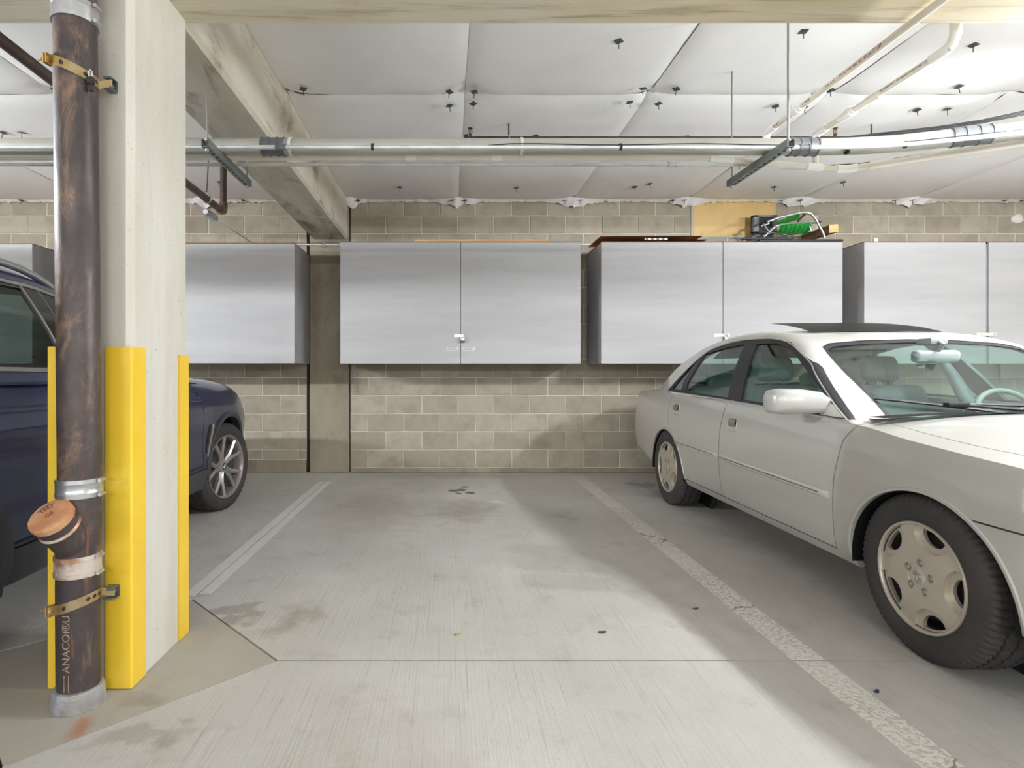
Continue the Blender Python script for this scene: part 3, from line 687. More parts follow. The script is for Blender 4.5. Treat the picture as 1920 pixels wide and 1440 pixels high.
for x in (-1.40, -1.22): MB().box(x-0.012, x+0.012, WY-0.046, WY-0.018, hz-0.03, hz+0.016, 0.003).build('conduit_strap', M['zinc'], r, 20)
# ---------------------------------------------------------------- overhead pipes
XL0, XR0 = -8.8, 9.8
def arc(p, a, c, rad, n=6):
    """rounded corner at p between a and c"""
    p, a, c = Vector(p), Vector(a), Vector(c); u = (a-p).normalized()*rad; v = (c-p).normalized()*rad
    return [(p+u).lerp(p, t).lerp(p.lerp(p+v, t), t) for t in [k/n for k in range(n+1)]]
ZB = 1.12+1.25      # underside of the pipe rack's load
def bend_line(off, z, xb=2.42, slope=-0.335):
    y = 3.26+off; xb = xb-off*0.16
    p = (xb, y, z); e = (XR0, y+slope*(XR0-xb), z)
    e = (5.6, y+slope*(5.6-xb), z)
    return [(XL0, y, z)]+arc(p, (XL0, y, z), e, 0.30)+[e]
r = empty('electrical_conduit', (0.5, 3.26, ZB), 'thick dusty grey conduit under the ceiling, with dark grey couplings', 'pipe')
zc = ZB+0.048; path = bend_line(0, zc)
MB().tube(path, 0.047, 24).build('conduit_tube', M['conduit'], r, 60)
def band_on(name, p, d, L, rad, mat, parent, n=24, ribs=2):
    p, d = Vector(p), Vector(d).normalized(); b = MB(); b.cyl(p-d*L/2, p+d*L/2, rad, n)
    for t in ((-0.5, 0.5) if ribs == 2 else (-0.5, -0.18, 0.18, 0.5)): b.cyl(p+d*(t*L-0.004), p+d*(t*L+0.004), rad+0.003, n)
    return b.build(name, mat, parent, 40)
band_on('coupling', (-0.998, 3.26, zc), (1, 0, 0), 0.125, 0.0505, M['coupling'], r, ribs=4)
band_on('coupling', (2.03, 3.26, zc), (1, 0, 0), 0.15, 0.0505, M['coupling'], r, ribs=4)
dirv = Vector((1, -0.335, 0)).normalized()
def on_bend(off, x, z, xb=2.42): return Vector((x, 3.26+off-0.335*(x-(xb-off*0.16)), z))
band_on('coupling', on_bend(0, 2.86, zc), dirv, 0.17, 0.0505, M['coupling'], r, ribs=4)
for x in (-0.90, 0.42): band_on('cable_tie', (x, 3.26, zc), (1, 0, 0), 0.006, 0.049, M['tie'], r, ribs=2)
r = empty('conduit_run', (0.5, 3.165, ZB), 'thin bright metal conduit running in front of the thick grey one', 'conduit')
za = 1.12+(700-276)*3.165/1066.7; path = bend_line(-0.095, za)
MB().tube(path, 0.0118, 14).build('conduit_tube', M['emt'], r, 60)
for x in (-0.93, 1.985): band_on('coupling', (x, 3.165, za), (1, 0, 0), 0.05, 0.0155, M['coupling'], r, 14)
b = MB(); b.tube([(0.2, 3.160, za+0.006)]+[(0.2+k*0.15, 3.155, za+0.012+0.004*math.sin(k)) for k in range(1, 12)]+[on_bend(-0.105, x, za+0.014) for x in (2.2, 2.45, 2.7, 3.0, 3.4)], 0.003, 6); b.build('cable', M['cable'], r, 60)
for p in ((-0.42, 3.165), (0.96, 3.165)): band_on('cable_tie', (p[0], p[1], za+0.002), (1, 0, 0), 0.006, 0.016, M['cable'], r, 12)
for x in (2.26, 2.52): band_on('cable_tie', on_bend(-0.095, x, za+0.002), dirv if x > 2.4 else (1, 0, 0), 0.006, 0.016, M['cable'], r, 12)
r = empty('conduit_run', (0.5, 3.47, ZB), 'thin metal conduit lowest in the bundle, behind the white pipe', 'conduit')
zb = 1.12+(700-308)*3.47/1066.7
MB().tube([(XL0, 3.47, zb), (1.9, 3.47, zb), (2.12, 3.535, zb+0.004), (2.42, 3.565, zb+0.012), (2.56, 3.53, zb+0.02), (5.5, 2.33, zb+0.02)], 0.0112, 14).build('conduit_tube', M['emt'], r, 60)
for x in (1.37,): band_on('coupling', (x, 3.47, zb), (1, 0, 0), 0.05, 0.0145, M['emt'], r, 14)
# white pvc line with its two branches
r = empty('pvc_pipe', (0.5, 3.36, ZB), 'white plastic pipe along the bundle with an elbow and tee at its right end', 'pipe')
zp = 1.12+(700-296.5)*3.37/1066.7; A = Vector((XL0, 3.37, zp)); B1 = Vector((1.58, 3.37, zp)); B2 = P6(1582, 318, 3.52); B3 = P6(1920, 268, 3.10)
B2, B3 = Vector(B2), Vector(B3); B4 = B3+(B3-B2)*2.2
MB().tube([A, B1], 0.0145, 16).build('pipe_tube', M['pvc'], r, 60)
MB().tube([B1, B2], 0.018, 16).build('pipe_tube', M['pvc'], r, 60)
MB().tube([B2, B4], 0.021, 16).build('pipe_tube', M['pvc'], r, 60)
b = MB(); b.tube([B1-Vector((0.03, 0, 0)), B1+(B2-B1).normalized()*0.12], 0.022, 16); b.build('coupling', M['pvc_fit'], r, 40)
T0 = B1.lerp(B2, 0.76); u = (B2-B1).normalized(); MB().tube([T0-u*0.055, T0+u*0.055], 0.0235, 16).build('tee', M['pvc_fit'], r, 40)
w = (B4-B2).normalized(); b = MB(); b.tube([B2-u*0.06, B2-u*0.02, B2+w*0.02, B2+w*0.07], 0.0255, 16); b.build('elbow', M['pvc_fit'], r, 50)
MB().tube([B2+w*0.13, B2+w*0.24], 0.0255, 16).build('coupling', M['pvc'], r, 40)
for x in (-0.22, 0.29): MB().tube([(x-0.03, 3.37, zp), (x+0.03, 3.37, zp)], 0.0175, 16).build('coupling', M['pvc_fit'], r, 40)
b = MB(); b.tube([B2+Vector((-0.2, 0.03, 0.03)), B2+w*0.1+Vector((0, 0.03, 0.03)), B2+w*0.5+Vector((0, 0.02, 0.024)), B2+w*0.9+Vector((0, 0, 0.022))], 0.0035, 6); b.build('cable', M['cable'], r, 60)
def pipe_text(s, x, z, y0, size, rad, mat, parent, ang, flip=False):
    """printing along a pipe that runs in y; ang = where round the pipe it sits"""
    me = text_mesh(s, size, 0.0002, 'LEFT')
    off = parent.location
    def fn(c):
        a = ang+c.y/rad
        return Vector((x+(rad+0.0006+c.z)*math.cos(a), y0-c.x, z+(rad+0.0006+c.z)*math.sin(a)))-off
    return from_mesh('printed_text', me, mat, parent, 0, fn)
X1, Zp1 = 1.957, 1.12+1.478
r = empty('pvc_branch', (X1, 3.5, Zp1), 'white plastic pipe with red printing running under the cross beam', 'pipe')
RP = 0.0165
MB().tube([(X1, 3.5, Zp1), (X1, -1.5, Zp1)], RP, 18).build('pipe_tube', M['pvc'], r, 60)
MB().tube([(X1, 3.50, Zp1-0.03), (X1, 3.50, zp+0.02)], RP, 14).build('pipe_tube', M['pvc'], r, 60)
MB().tube([(X1, 3.40, Zp1), (X1, 3.47, Zp1), (X1, 3.495, Zp1-0.012), (X1, 3.50, Zp1-0.04), (X1, 3.50, Zp1-0.09)], 0.0215, 16).build('elbow', M['pvc_fit'], r, 50)
b = MB(); b.cyl((X1, 3.20, Zp1), (X1, 3.26, Zp1), 0.0225, 18); b.cyl((X1, 3.17, Zp1), (X1, 3.20, Zp1), 0.0275, 18); b.cyl((X1, 3.145, Zp1), (X1, 3.17, Zp1), 0.022, 18); b.build('coupling', M['pvc_fit'], r, 40)
pipe_text('3/4" PVC 1120 SCH40 480 PSI ASTM D1785', X1, Zp1, 2.93, 0.021, RP, M['red_ink'], r, PI*1.06)
pipe_text('1120 SCH40 480 PSI NSF ASTM D1785 20 1 6 6', X1, Zp1, 3.10-0.0, 0.013, RP, M['red_ink'], r, PI*1.06) if False else None
pipe_text('SCH40 480 PSI ASTM D1785 20 1 8 6', X1, Zp1, 3.13, 0.016, RP, M['red_ink'], r, PI*1.10) if False else None
pipe_text('04 20 1 8 6', X1, Zp1, 3.42, 0.017, RP, M['red_ink'], r, PI*1.08)
pipe_text('PSI ASTM', X1, Zp1, 3.12, 0.016, RP, M['red_ink'], r, PI*1.06)
X2, Zp2 = 2.262, 1.12+1.468
r = empty('pvc_branch', (X2, 3.5, Zp2), 'white plastic pipe with dark printing and an elbow turning up at the beam', 'pipe')
MB().tube([(X2, 3.5, Zp2), (X2, 2.55, Zp2)], RP, 18).build('pipe_tube', M['pvc'], r, 60)
MB().tube([(X2, 3.40, Zp2), (X2, 3.47, Zp2), (X2, 3.495, Zp2-0.012), (X2, 3.50, Zp2-0.04), (X2, 3.50, Zp2-0.08)], 0.0215, 16).build('elbow', M['pvc_fit'], r, 50)
MB().tube([(X2, 3.50, Zp2-0.03), (X2, 3.50, T0.z)], RP, 14).build('pipe_tube', M['pvc'], r, 60)
MB().tube([(X2, 2.66, Zp2), (X2, 2.585, Zp2), (X2, 2.552, Zp2+0.012), (X2, 2.535, Zp2+0.045), (X2, 2.535, Zp2+0.10)], 0.0225, 16).build('elbow', M['pvc_fit'], r, 50)
MB().tube([(X2, 2.535, Zp2+0.09), (X2, 2.535, CZ+0.02)], RP, 14).build('pipe_tube', M['pvc'], r, 60)
b = MB(); b.cyl((X2, 3.22, Zp2), (X2, 3.28, Zp2), 0.0225, 18); b.cyl((X2, 3.185, Zp2), (X2, 3.22, Zp2), 0.0275, 18); b.cyl((X2, 3.16, Zp2), (X2, 3.185, Zp2), 0.022, 18); b.build('coupling', M['pvc_fit'], r, 40)
b = MB(); b.cyl((X2, 2.98, Zp2), (X2, 3.06, Zp2), 0.0205, 18); b.build('coupling', M['pvc'], r, 40)
pipe_text('3/4" SCH40 PVC 1120 NSF-PW ASTM D1785 1 2 8', X2, Zp2, 2.96, 0.014, RP, M['black_ink'], r, PI*1.04)
# dark sprinkler line behind the bundle
r = empty('sprinkler_pipe', (1.5, 4.41, 1.12+1.81), 'dark brown sprinkler pipe close under the ceiling, behind the conduits', 'pipe')
sx0 = P6(878, 258, 4.41)[0]; zs = 1.12+1.812
MB().tube([(sx0, 4.41, zs), (4.0, 4.41, zs)], 0.024, 16).build('pipe_tube', M['brownpipe'], r, 60)
MB().tube([(sx0-0.01, 4.41, zs-0.03), (sx0-0.01, 4.41, zs+0.035)], 0.022, 14).build('end_fitting', M['brownpipe'], r, 40)
for x in (P6(882, 240, 4.41)[0], P6(1566, 240, 4.41)[0]):
    b = MB(); b.cyl((x, 4.41, zs+0.02), (x, 4.41, zs+0.045), 0.012, 12)
    for s_ in (-1, 1): b.tube([(x+s_*0.010, 4.41, zs+0.045), (x+s_*0.013, 4.41, zs+0.065), (x+s_*0.006, 4.41, zs+0.085)], 0.003, 6)
    b.cyl((x, 4.41, zs+0.085), (x, 4.41, zs+0.089), 0.018, 14); b.cyl((x, 4.41, zs+0.05), (x, 4.41, zs+0.085), 0.003, 6); b.build('sprinkler_head', M['rust'], r, 30)
for x in (P6(954, 240, 4.41)[0], P6(1634, 240, 4.41)[0]):
    MB().cyl((x, 4.41, zs+0.02), (x, 4.41, CZ), 0.006, 8).build('hanger_rod', M['rust'], r, 30)
    MB().tube([(x, 4.41+0.028*math.sin(a), zs+0.028*math.cos(a)+0.004) for a in [2*PI*k/16 for k in range(16)]], 0.005, 6, closed=True).build('hanger_ring', M['zinc'], r, 60)
# dark cables that sweep off to the right
for k, (dz, lb) in enumerate(((0.0, 'black cable sweeping up to the right above the conduit bend, upper one'), (-0.014, 'black cable sweeping up to the right above the conduit bend, lower one'))):
    pts = [P6(1540, 263+k*1.5, 3.75), P6(1600, 256+k*2, 3.7), P6(1680, 247+k*4, 3.62), P6(1760, 238+k*4, 3.5), P6(1840, 226+k*4, 3.4), P6(1920, 209+k*5, 3.3)]
    pts.append(tuple(Vector(pts[-1])+(Vector(pts[-1])-Vector(pts[-2]))*4))
    tag(MB().tube(pts, 0.0062, 8).build('cable', M['cable'], None, 60, loc=Vector(pts[2])), lb, 'cable')
# trapeze strut hangers
def trapeze(x, y0, y1, z, ztop0, ztop1, label):
    r = empty('strut_hanger', (x, (y0+y1)/2, z), label, 'hanger', 'slotted strut hangers')
    w = 0.0205; b = MB(); t = 0.003
    L = [(-w, 0), (w, 0), (w, 0.041), (w-0.008, 0.041), (w-0.008, 0.037), (w-t, 0.037), (w-t, t), (-w+t, t), (-w+t, 0.037), (-w+0.008, 0.037), (-w+0.008, 0.041), (-w, 0.041)]
    b.prism(L, y0, y1, lambda a, c, y: (x+a, y, z-0.041+c))
    me = b.mesh('channel', 20, r.location)
    cb = MB()
    n = int((y1-y0-0.06)/0.048)
    for k in range(n):
        yy = y0+0.05+k*0.048; cb.box(x-0.007, x+0.007, yy, yy+0.026, z-0.06, z-0.025)
    cm_ = cb.mesh('c', 0, r.location); ch = cut(me, [cm_]); ch.materials.clear(); ch.materials.append(M['strut']); fin(ch, 20); link(bpy.data.objects.new('channel', ch), r)
    for yy, zt_ in ((y0+0.028, ztop0), (y1-0.03, ztop1)):
        MB().cyl((x, yy, z-0.055), (x, yy, zt_), 0.0055, 8).build('rod', M['rod'], r, 30)
        MB().cyl((x, yy, z-0.056), (x, yy, z-0.044), 0.011, 6).build('nut', M['zinc'], r, 20); MB().cyl((x, yy, z+0.001), (x, yy, z+0.010), 0.011, 6).build('nut', M['zinc'], r, 20)
    return r
zst = 1.12+1.25-0.004
trapeze(1.822, 3.02, 3.68, zst, CZ, CZ, 'galvanised slotted strut hanger carrying the pipes near the white elbows')
trapeze(-1.29, 3.02, 3.68, zst, BZ+0.02, BZ+0.02, 'galvanised slotted strut hanger under the concrete beam beside the column')
# dark drain line at the left
r = empty('drain_line', (-2.05, 4.0, 2.6), 'dark brown drain pipe falling towards the wall and turning up, left of the beam', 'pipe')
E1 = Vector((-2.07, 5.23, 1.12+1.49)); S1 = Vector((-2.03, -2.6, 1.12+1.62))
MB().tube([S1, E1-Vector((0, 0.04, 0))], 0.030, 18).build('pipe_tube', M['brownpipe'], r, 60)
MB().tube([E1-Vector((0, 0.07, 0)), E1-Vector((0, 0.03, 0)), E1+Vector((0, 0, 0.008)), E1+Vector((0, 0.012, 0.05)), E1+Vector((0, 0.012, 0.08))], 0.038, 18).build('elbow', M['rust'], r, 50)
MB().tube([E1+Vector((0, 0.012, 0.06)), E1+Vector((0, 0.012, 0.5))], 0.029, 18).build('pipe_tube', M['brownpipe'], r, 60)
hp = S1.lerp(E1, 0.955); b = MB(); b.tube([hp+Vector((0.036*math.sin(a), 0, 0.036*math.cos(a)+(0.03 if math.cos(a) > 0.8 else 0))) for a in [2*PI*k/20 for k in range(20)]], 0.005, 6, closed=True); b.build('clevis', M['zinc'], r, 60)
MB().cyl(hp+Vector((0, 0, 0.06)), (hp.x+0.02, hp.y, CZ), 0.005, 8).build('hanger_rod', M['rust'], r, 30)
# ---------------------------------------------------------------- cast iron drain stack in front of the column
DY = 1.935
r = empty('drain_stack', (-1.258, DY, 0), 'tall rusty cast iron drain pipe with cleanout, strapped to the column', 'pipe')
def seg(a, c, rad, name='pipe_section', mat='iron', n=40):
    return MB().tube([a, c], rad, n, cap=True).build(name, M[mat], r, 60)
P0 = Vector((-1.256, DY, 0.0)); PA = Vector((-1.258, DY, 0.405)); PB = Vector((-1.251, DY, 0.72)); PC = Vector((-1.268, DY, 2.335)); PD = Vector((-1.270, DY, 3.0))
RP_ = 0.0655
seg(P0, PA, RP_); seg(PA, PB, RP_, 'wye_body'); seg(PB, PC, RP_); seg(PC, PD, RP_)
# floor collar
b = MB(); b.lathe([(0.066, 0.0), (0.083, 0.0), (0.081, 0.012), (0.0765, 0.055), (0.0745, 0.062), (0.066, 0.064)], 40, Matrix.Translation(P0), rfun=lambda i, k: 0.003*noise.noise(Vector((k*0.4, i*0.7, 2))))
b.build('floor_collar', M['lead'], r, 50)
# no-hub couplings
def coupling(p, mat, L=0.062, grooves=False):
    o = MB(); o.lathe([(RP_, -L/2), (RP_+0.0055, -L/2), (RP_+0.0062, -L/2+0.014), (RP_+0.004, -L/2+0.0155), (RP_+0.004, L/2-0.0155), (RP_+0.0062, L/2-0.014), (RP_+0.0055, L/2), (RP_, L/2)], 72, Matrix.Translation(p),
            rfun=(lambda i, k: (0.0009 if k % 2 else 0) if i in (3, 4) else 0) if grooves else None)
    sl = o.build('coupling', M[mat], r, 50)
    a0 = math.radians(2)
    for dz in (-L/2+0.007, L/2-0.007):
        b = MB(); q = p+Vector((math.cos(a0)*(RP_+0.012), math.sin(a0)*(RP_+0.012), dz))
        t = Vector((-math.sin(a0), math.cos(a0), 0)); b.cyl(q-t*0.016, q+t*0.012, 0.0055, 10); b.cyl(q-t*0.022, q-t*0.016, 0.0068, 6)
        b.box(-0.009, 0.009, -0.004, 0.004, -0.006, 0.006, 0.001, 1, Matrix.Translation(q-Vector((math.cos(a0), math.sin(a0), 0))*0.006) @ Matrix.Rotation(a0+PI/2, 4, 'Z'))
        s_ = b.build('clamp_screw', M[mat if mat == 'band' else 'band'], r, 30)
        s_.parent = sl
coupling(Vector((-1.2525, DY, 0.735)), 'band', 0.062, True)
coupling(Vector((-1.258, DY, 0.475)), 'band_rust', 0.070)
coupling(Vector((-1.268, DY, 2.335)), 'band', 0.066)
# wye branch and cleanout cap: towards the left, up and the viewer
W0 = Vector((-1.257, DY+0.005, 0.525)); ax = Vector((-0.10, -0.64, 0.76)).normalized()
def along(t): return W0+ax*t
RW = 0.0620
b = MB(); b.tube([along(-0.02), along(0.135)], [RW*0.98, RW], 36); b.build('wye_branch', M['iron'], r, 60)
b = MB(); b.tube([along(0.118), along(0.124), along(0.132)], [RW, RW+0.0045, RW], 36); b.build('wye_rim', M['band_rust'], r, 60)
b = MB(); b.tube([along(0.13), along(0.165)], RW, 36); b.build('cleanout_neck', M['iron'], r, 60)
q = Vector((0, 0, 1)).rotation_difference(ax).to_matrix().to_4x4()
b = MB(); b.lathe([(0, 0.020), (0.03, 0.021), (0.057, 0.020), (0.0655, 0.016), (0.0665, 0.004), (0.066, -0.004), (0.060, -0.006), (0, -0.006)], 48, Matrix.Translation(along(0.167)) @ q, rfun=lambda i, k: 0.0008*math.sin(k*1.7)); cap = b.build('cleanout_cap', M['cap_rust'], r, 40)
me = text_mesh('TEES', 0.026, 0.0012)
S_ = Matrix.Translation(along(0.167)+ax*0.0205-r.location) @ q
def capfn(c):
    a = 2.3-c.x/0.043
    rr = 0.036+c.y
    return S_ @ Vector((rr*math.cos(a), rr*math.sin(a), c.z))
o = from_mesh('raised_letters', me, M['rust'], r, 0, capfn); o.parent = cap
me = text_mesh('CG', 0.018, 0.0012); o = from_mesh('raised_letters', me, M['rust'], r, 0, lambda c: S_ @ (Matrix.Rotation(0.9, 4, 'Z') @ Vector((c.x, c.y, c.z)))); o.parent = cap
# raised lettering up the pipe
me = text_mesh('ANACOf\u00aeU', 0.034, 0.0006, 'LEFT')
def ptx(c):
    a = math.radians(-88)-c.y/RP_
    rr = RP_+0.0012+c.z
    return Vector((P0.x-0.0005+rr*math.cos(a), DY+rr*math.sin(a), 0.134+c.x*1.05))-r.location
o = from_mesh('raised_letters', me, M['iron_text'], r, 0, ptx)
b = MB()
for dx in (-0.008, 0.006):
    a = math.radians(-88)+dx/RP_; rr = RP_+0.0006
    p = Vector((P0.x+rr*math.cos(a), DY+rr*math.sin(a), 0.070)); b.cyl(p, p+Vector((0, 0, 0.056)), 0.0012, 6)
b.build('raised_rib', M['iron_text'], r, 30)
# strap clamps and their channel brackets on the column
def strap(cz, px_, tilt, bracket_z, brx0, brx1, flip):
    """tilt: how far the strap drops towards the bracket side"""
    b = MB(); n = 44; a0, a1 = math.radians(-152), math.radians(28); w = 0.0165; R_ = RP_+0.0035
    cx = px_
    def f(i, j):
        a = a0+(a1-a0)*i; dz = tilt*(math.cos(a))*RP_*1.0
        return (cx+R_*math.cos(a), DY+R_*math.sin(a), cz+dz+(j-0.5)*2*w)
    hole_c = [(a0+(a1-a0)*t, 0.5) for t in (0.33, 0.66, 0.76, 0.86)]
    nu, nv = 150, 14; V = {}
    keep = []
    for i in range(nu):
        for j in range(nv):
            aa = a0+(a1-a0)*(i+0.5)/nu; ww = ((j+0.5)/nv-0.5)*2*w
            if min(math.hypot((aa-h[0])*R_, ww) for h in hole_c) > 0.0068: keep.append((i, j))
    for (i, j) in keep:
        for q in ((i, j), (i+1, j), (i+1, j+1), (i, j+1)):
            if q not in V: V[q] = b.bm.verts.new(f(q[0]/nu, q[1]/nv))
    fs = [b.bm.faces.new((V[(i, j)], V[(i+1, j)], V[(i+1, j+1)], V[(i, j+1)])) for i, j in keep]
    bmesh.ops.solidify(b.bm, geom=fs, thickness=0.0022)
    so = b.build('strap', M['gold'], r, 50)
    b = MB()
    def f2(i, j):
        a = math.radians(-152)-math.radians(150)*i; dz = tilt*math.cos(a)*RP_
        return (cx+R_*math.cos(a), DY+R_*math.sin(a), cz+dz+(j-0.5)*2*w)
    b.grid(30, 2, f2, thick=0.0025); b.build('strap', M['gold'], r, 40)
    # ears and bolt at the left
    a = a0; p = Vector((cx+R_*math.cos(a), DY+R_*math.sin(a), cz+tilt*math.cos(a)*RP_)); nr = Vector((-0.25, -0.97, 0)).normalized()
    b = MB()
    ang = math.atan2(nr.y, nr.x)
    for k, s_ in enumerate((0.0, -0.011)):
        mt = Matrix.Translation(p+nr*0.014+Vector((s_*0.97+0.006, -s_*0.25, 0))) @ Matrix.Rotation(ang, 4, 'Z')
        b.box(-0.016, 0.014, -0.0015, 0.0015, -0.0175, 0.0175, 0.001, 1, mt)
    o = b.build('clamp_ear', M['gold'], r, 20); o.parent = so
    b = MB(); c = p+nr*0.016; d = Vector((0.97, -0.25, 0)); b.cyl(c-d*0.035, c+d*0.012, 0.0032, 10); b.cyl(c+d*0.006, c+d*0.012, 0.0075, 6); b.cyl(c-d*0.018, c-d*0.012, 0.0072, 6)
    o = b.build('clamp_bolt', M['gold'], r, 30); o.parent = so
    # channel bracket: open box section fixed to the column's front face
    b = MB(); y1 = CY0-(0.0135 if flip else 0.001); y0 = y1-0.041; t = 0.003; h = 0.0205
    Lp = [(y0, -h), (y1, -h), (y1, h), (y0, h), (y0, h-0.008), (y0+t, h-0.008), (y0+t, h-t), (y1-t, h-t), (y1-t, -h+t), (y0+t, -h+t), (y0+t, -h+0.008), (y0, -h+0.008)]
    b.prism(Lp, brx0, brx1, lambda y, z, x: (x, y, bracket_z+z)); br = b.build('bracket_channel', M['strut'], r, 20)
    b = MB(); b.cyl((brx1-0.018, y1-0.004, bracket_z), (brx1-0.018, y1-0.012, bracket_z), 0.009, 6); b.cyl((brx1-0.018, y1-0.01, bracket_z), (brx1-0.018, y1-0.022, bracket_z), 0.005, 8); o = b.build('anchor_bolt', M['zinc'], r, 20); o.parent = br
    # tail of the strap reaching into the channel
    a = a1; pe = Vector((cx+R_*math.cos(a), DY+R_*math.sin(a), cz+tilt*math.cos(a)*RP_))
    b = MB()
    q0 = Vector((cx+R_*math.cos(a)-0.001, DY+R_*math.sin(a)-0.002, pe.z)); q1 = Vector((q0.x+0.03, CY0-0.036, bracket_z))
    b.grid(3, 1, lambda i, j: q0.lerp(q1, i)+Vector((0, 0, (j-0.5)*0.026)), thick=0.0025); o = b.build('strap_tail', M['gold'], r, 30); o.parent = so
strap(2.140, -1.2665, -0.42, 2.138, -1.205, -1.178, False)
strap(0.349, -1.2575, 0.33, 0.352, -1.20, -1.163, True)
# small key-lock clip hanging on the upper strap
r2 = empty('cable_lock', (-1.203, 1.885, 2.05), 'small black padlock clipped to the upper gold strap of the drain pipe', 'padlock')
MB().box(-1.217, -1.195, 1.872, 1.886, 2.068, 2.092, 0.002).build('lock_body', M['black'], r2, 20)
MB().box(-1.211, -1.197, 1.873, 1.885, 2.044, 2.064, 0.002).build('key_tag', M['black'], r2, 20)
MB().tube([(-1.211, 1.879, 2.09), (-1.211, 1.877, 2.108), (-1.206, 1.876, 2.116), (-1.200, 1.877, 2.108), (-1.200, 1.879, 2.09)], 0.003, 8).build('shackle', M['chrome'], r2, 60)
MB().cyl((-1.204, 1.879, 2.066), (-1.204, 1.879, 2.07), 0.003, 8).build('ring', M['chrome'], r2, 30)
r2.location = (-1.203+0.012, 1.885+0.022, 2.05+0.018)
# small litter on the floor
def leaf(x, y, rr, mat, label, name, cat, rz):
    b = MB(); n = 14
    b.prism([(rr*(1+0.25*math.sin(3*a+1))*math.cos(a), 0.6*rr*(1+0.2*math.cos(2*a))*math.sin(a)) for a in [2*PI*k/n for k in range(n)]], 0.0, 0.004, lambda a, c, z: (a, c, z+0.006*abs(a)/rr*0.3))
    o = b.build(name, mat, None, 30, local=True); o.location = (x, y, 0.0005); o.rotation_euler = (0, 0, rz); return tag(o, label, cat)
M['leaf'] = pm('dry_yellow_leaf', (176, 160, 92), 0.7); M['stone'] = pm('dark_stone', (70, 68, 66), 0.8)
leaf(0.042, 2.435, 0.013, M['leaf'], 'small dry yellowish leaf on the middle of the bay floor', 'leaf', 'leaf', 0.3)
leaf(0.665, 2.455, 0.016, M['stone'], 'small dark flat stone on the bay floor right of the leaf', 'pebble', 'stone', 0.1)
leaf(1.506, 1.998, 0.012, M['tape_blue'], 'tiny dark blue scrap on the floor past the worn white line', 'scrap', 'litter', 0.6)
leaf(1.175, 2.70, 0.013, M['rust'], 'small rust brown fleck on the shaded floor beside the worn line', 'fleck', 'litter', 0.2)

# strip lamps at the lights above; left and aisle ones are unseen, added fill
M['tube'] = bpy.data.materials.new('lit_tube'); M['tube'].use_nodes = True
M['tube'].node_tree.nodes['Principled BSDF'].inputs['Emission Color'].default_value = (0.95, 0.98, 1, 1); M['tube'].node_tree.nodes['Principled BSDF'].inputs['Emission Strength'].default_value = 8.0
def strip_lamp(loc, length, along_y, label, hw=0.13):
    r = empty('strip_lamp', (loc[0], loc[1], CZ), label, 'lamp', 'hanging strip lamps of the garage')
    a, c = (hw, length/2+0.1) if along_y else (length/2+0.1, hw)
    x, y, z = loc; z += 0.05
    MB().box(x-a, x+a, y-c, y+c, z, z+0.012, 0.002).build('upward_light_shield', M['label'], r, 0)  # plate added over the lights to keep direct light off the ceiling
    a2, c2 = (0.035, c-0.02) if along_y else (a-0.02, 0.035)
    MB().box(x-a2, x+a2, y-c2, y+c2, z+0.012, z+0.05, 0.004).build('housing', M['label'], r, 0)
    for q in (-0.045, 0.045):
        MB().cyl((x+q, y-c+0.03, z-0.016) if along_y else (x-a+0.03, y+q, z-0.016), (x+q, y+c-0.03, z-0.016) if along_y else (x+a-0.03, y+q, z-0.016), 0.0125, 12).build('tube', M['tube'], r, 60)
    for q in (-0.8, 0.8):
        px_, py_ = (x, y+q*c) if along_y else (x+q*a, y); MB().cyl((px_, py_, z+0.05), (px_, py_, CZ), 0.004, 8).build('hanger_rod', M['rod'], r, 30)
strip_lamp((3.45, 2.3, 2.48), 0.8, True, 'white strip lamp hanging over the bonnet of the silver sedan')
strip_lamp((4.7, 2.9, 2.48), 0.8, True, 'white strip lamp hanging past the far side of the silver sedan')
strip_lamp((-4.9, 2.25, 2.5), 1.2, False, 'white strip lamp added as unseen fill past the far side of the blue car', 0.08)
for lx, lb in ((-3.8, 'white strip lamp added as fill over the drive aisle, behind the blue car'), (0.0, 'white strip lamp added as fill over the drive aisle, opposite the empty bay'), (3.8, 'white strip lamp added as fill over the drive aisle, opposite the silver sedan')):
    strip_lamp((lx, -4.5, 2.4), 1.2, False, lb, 0.08)
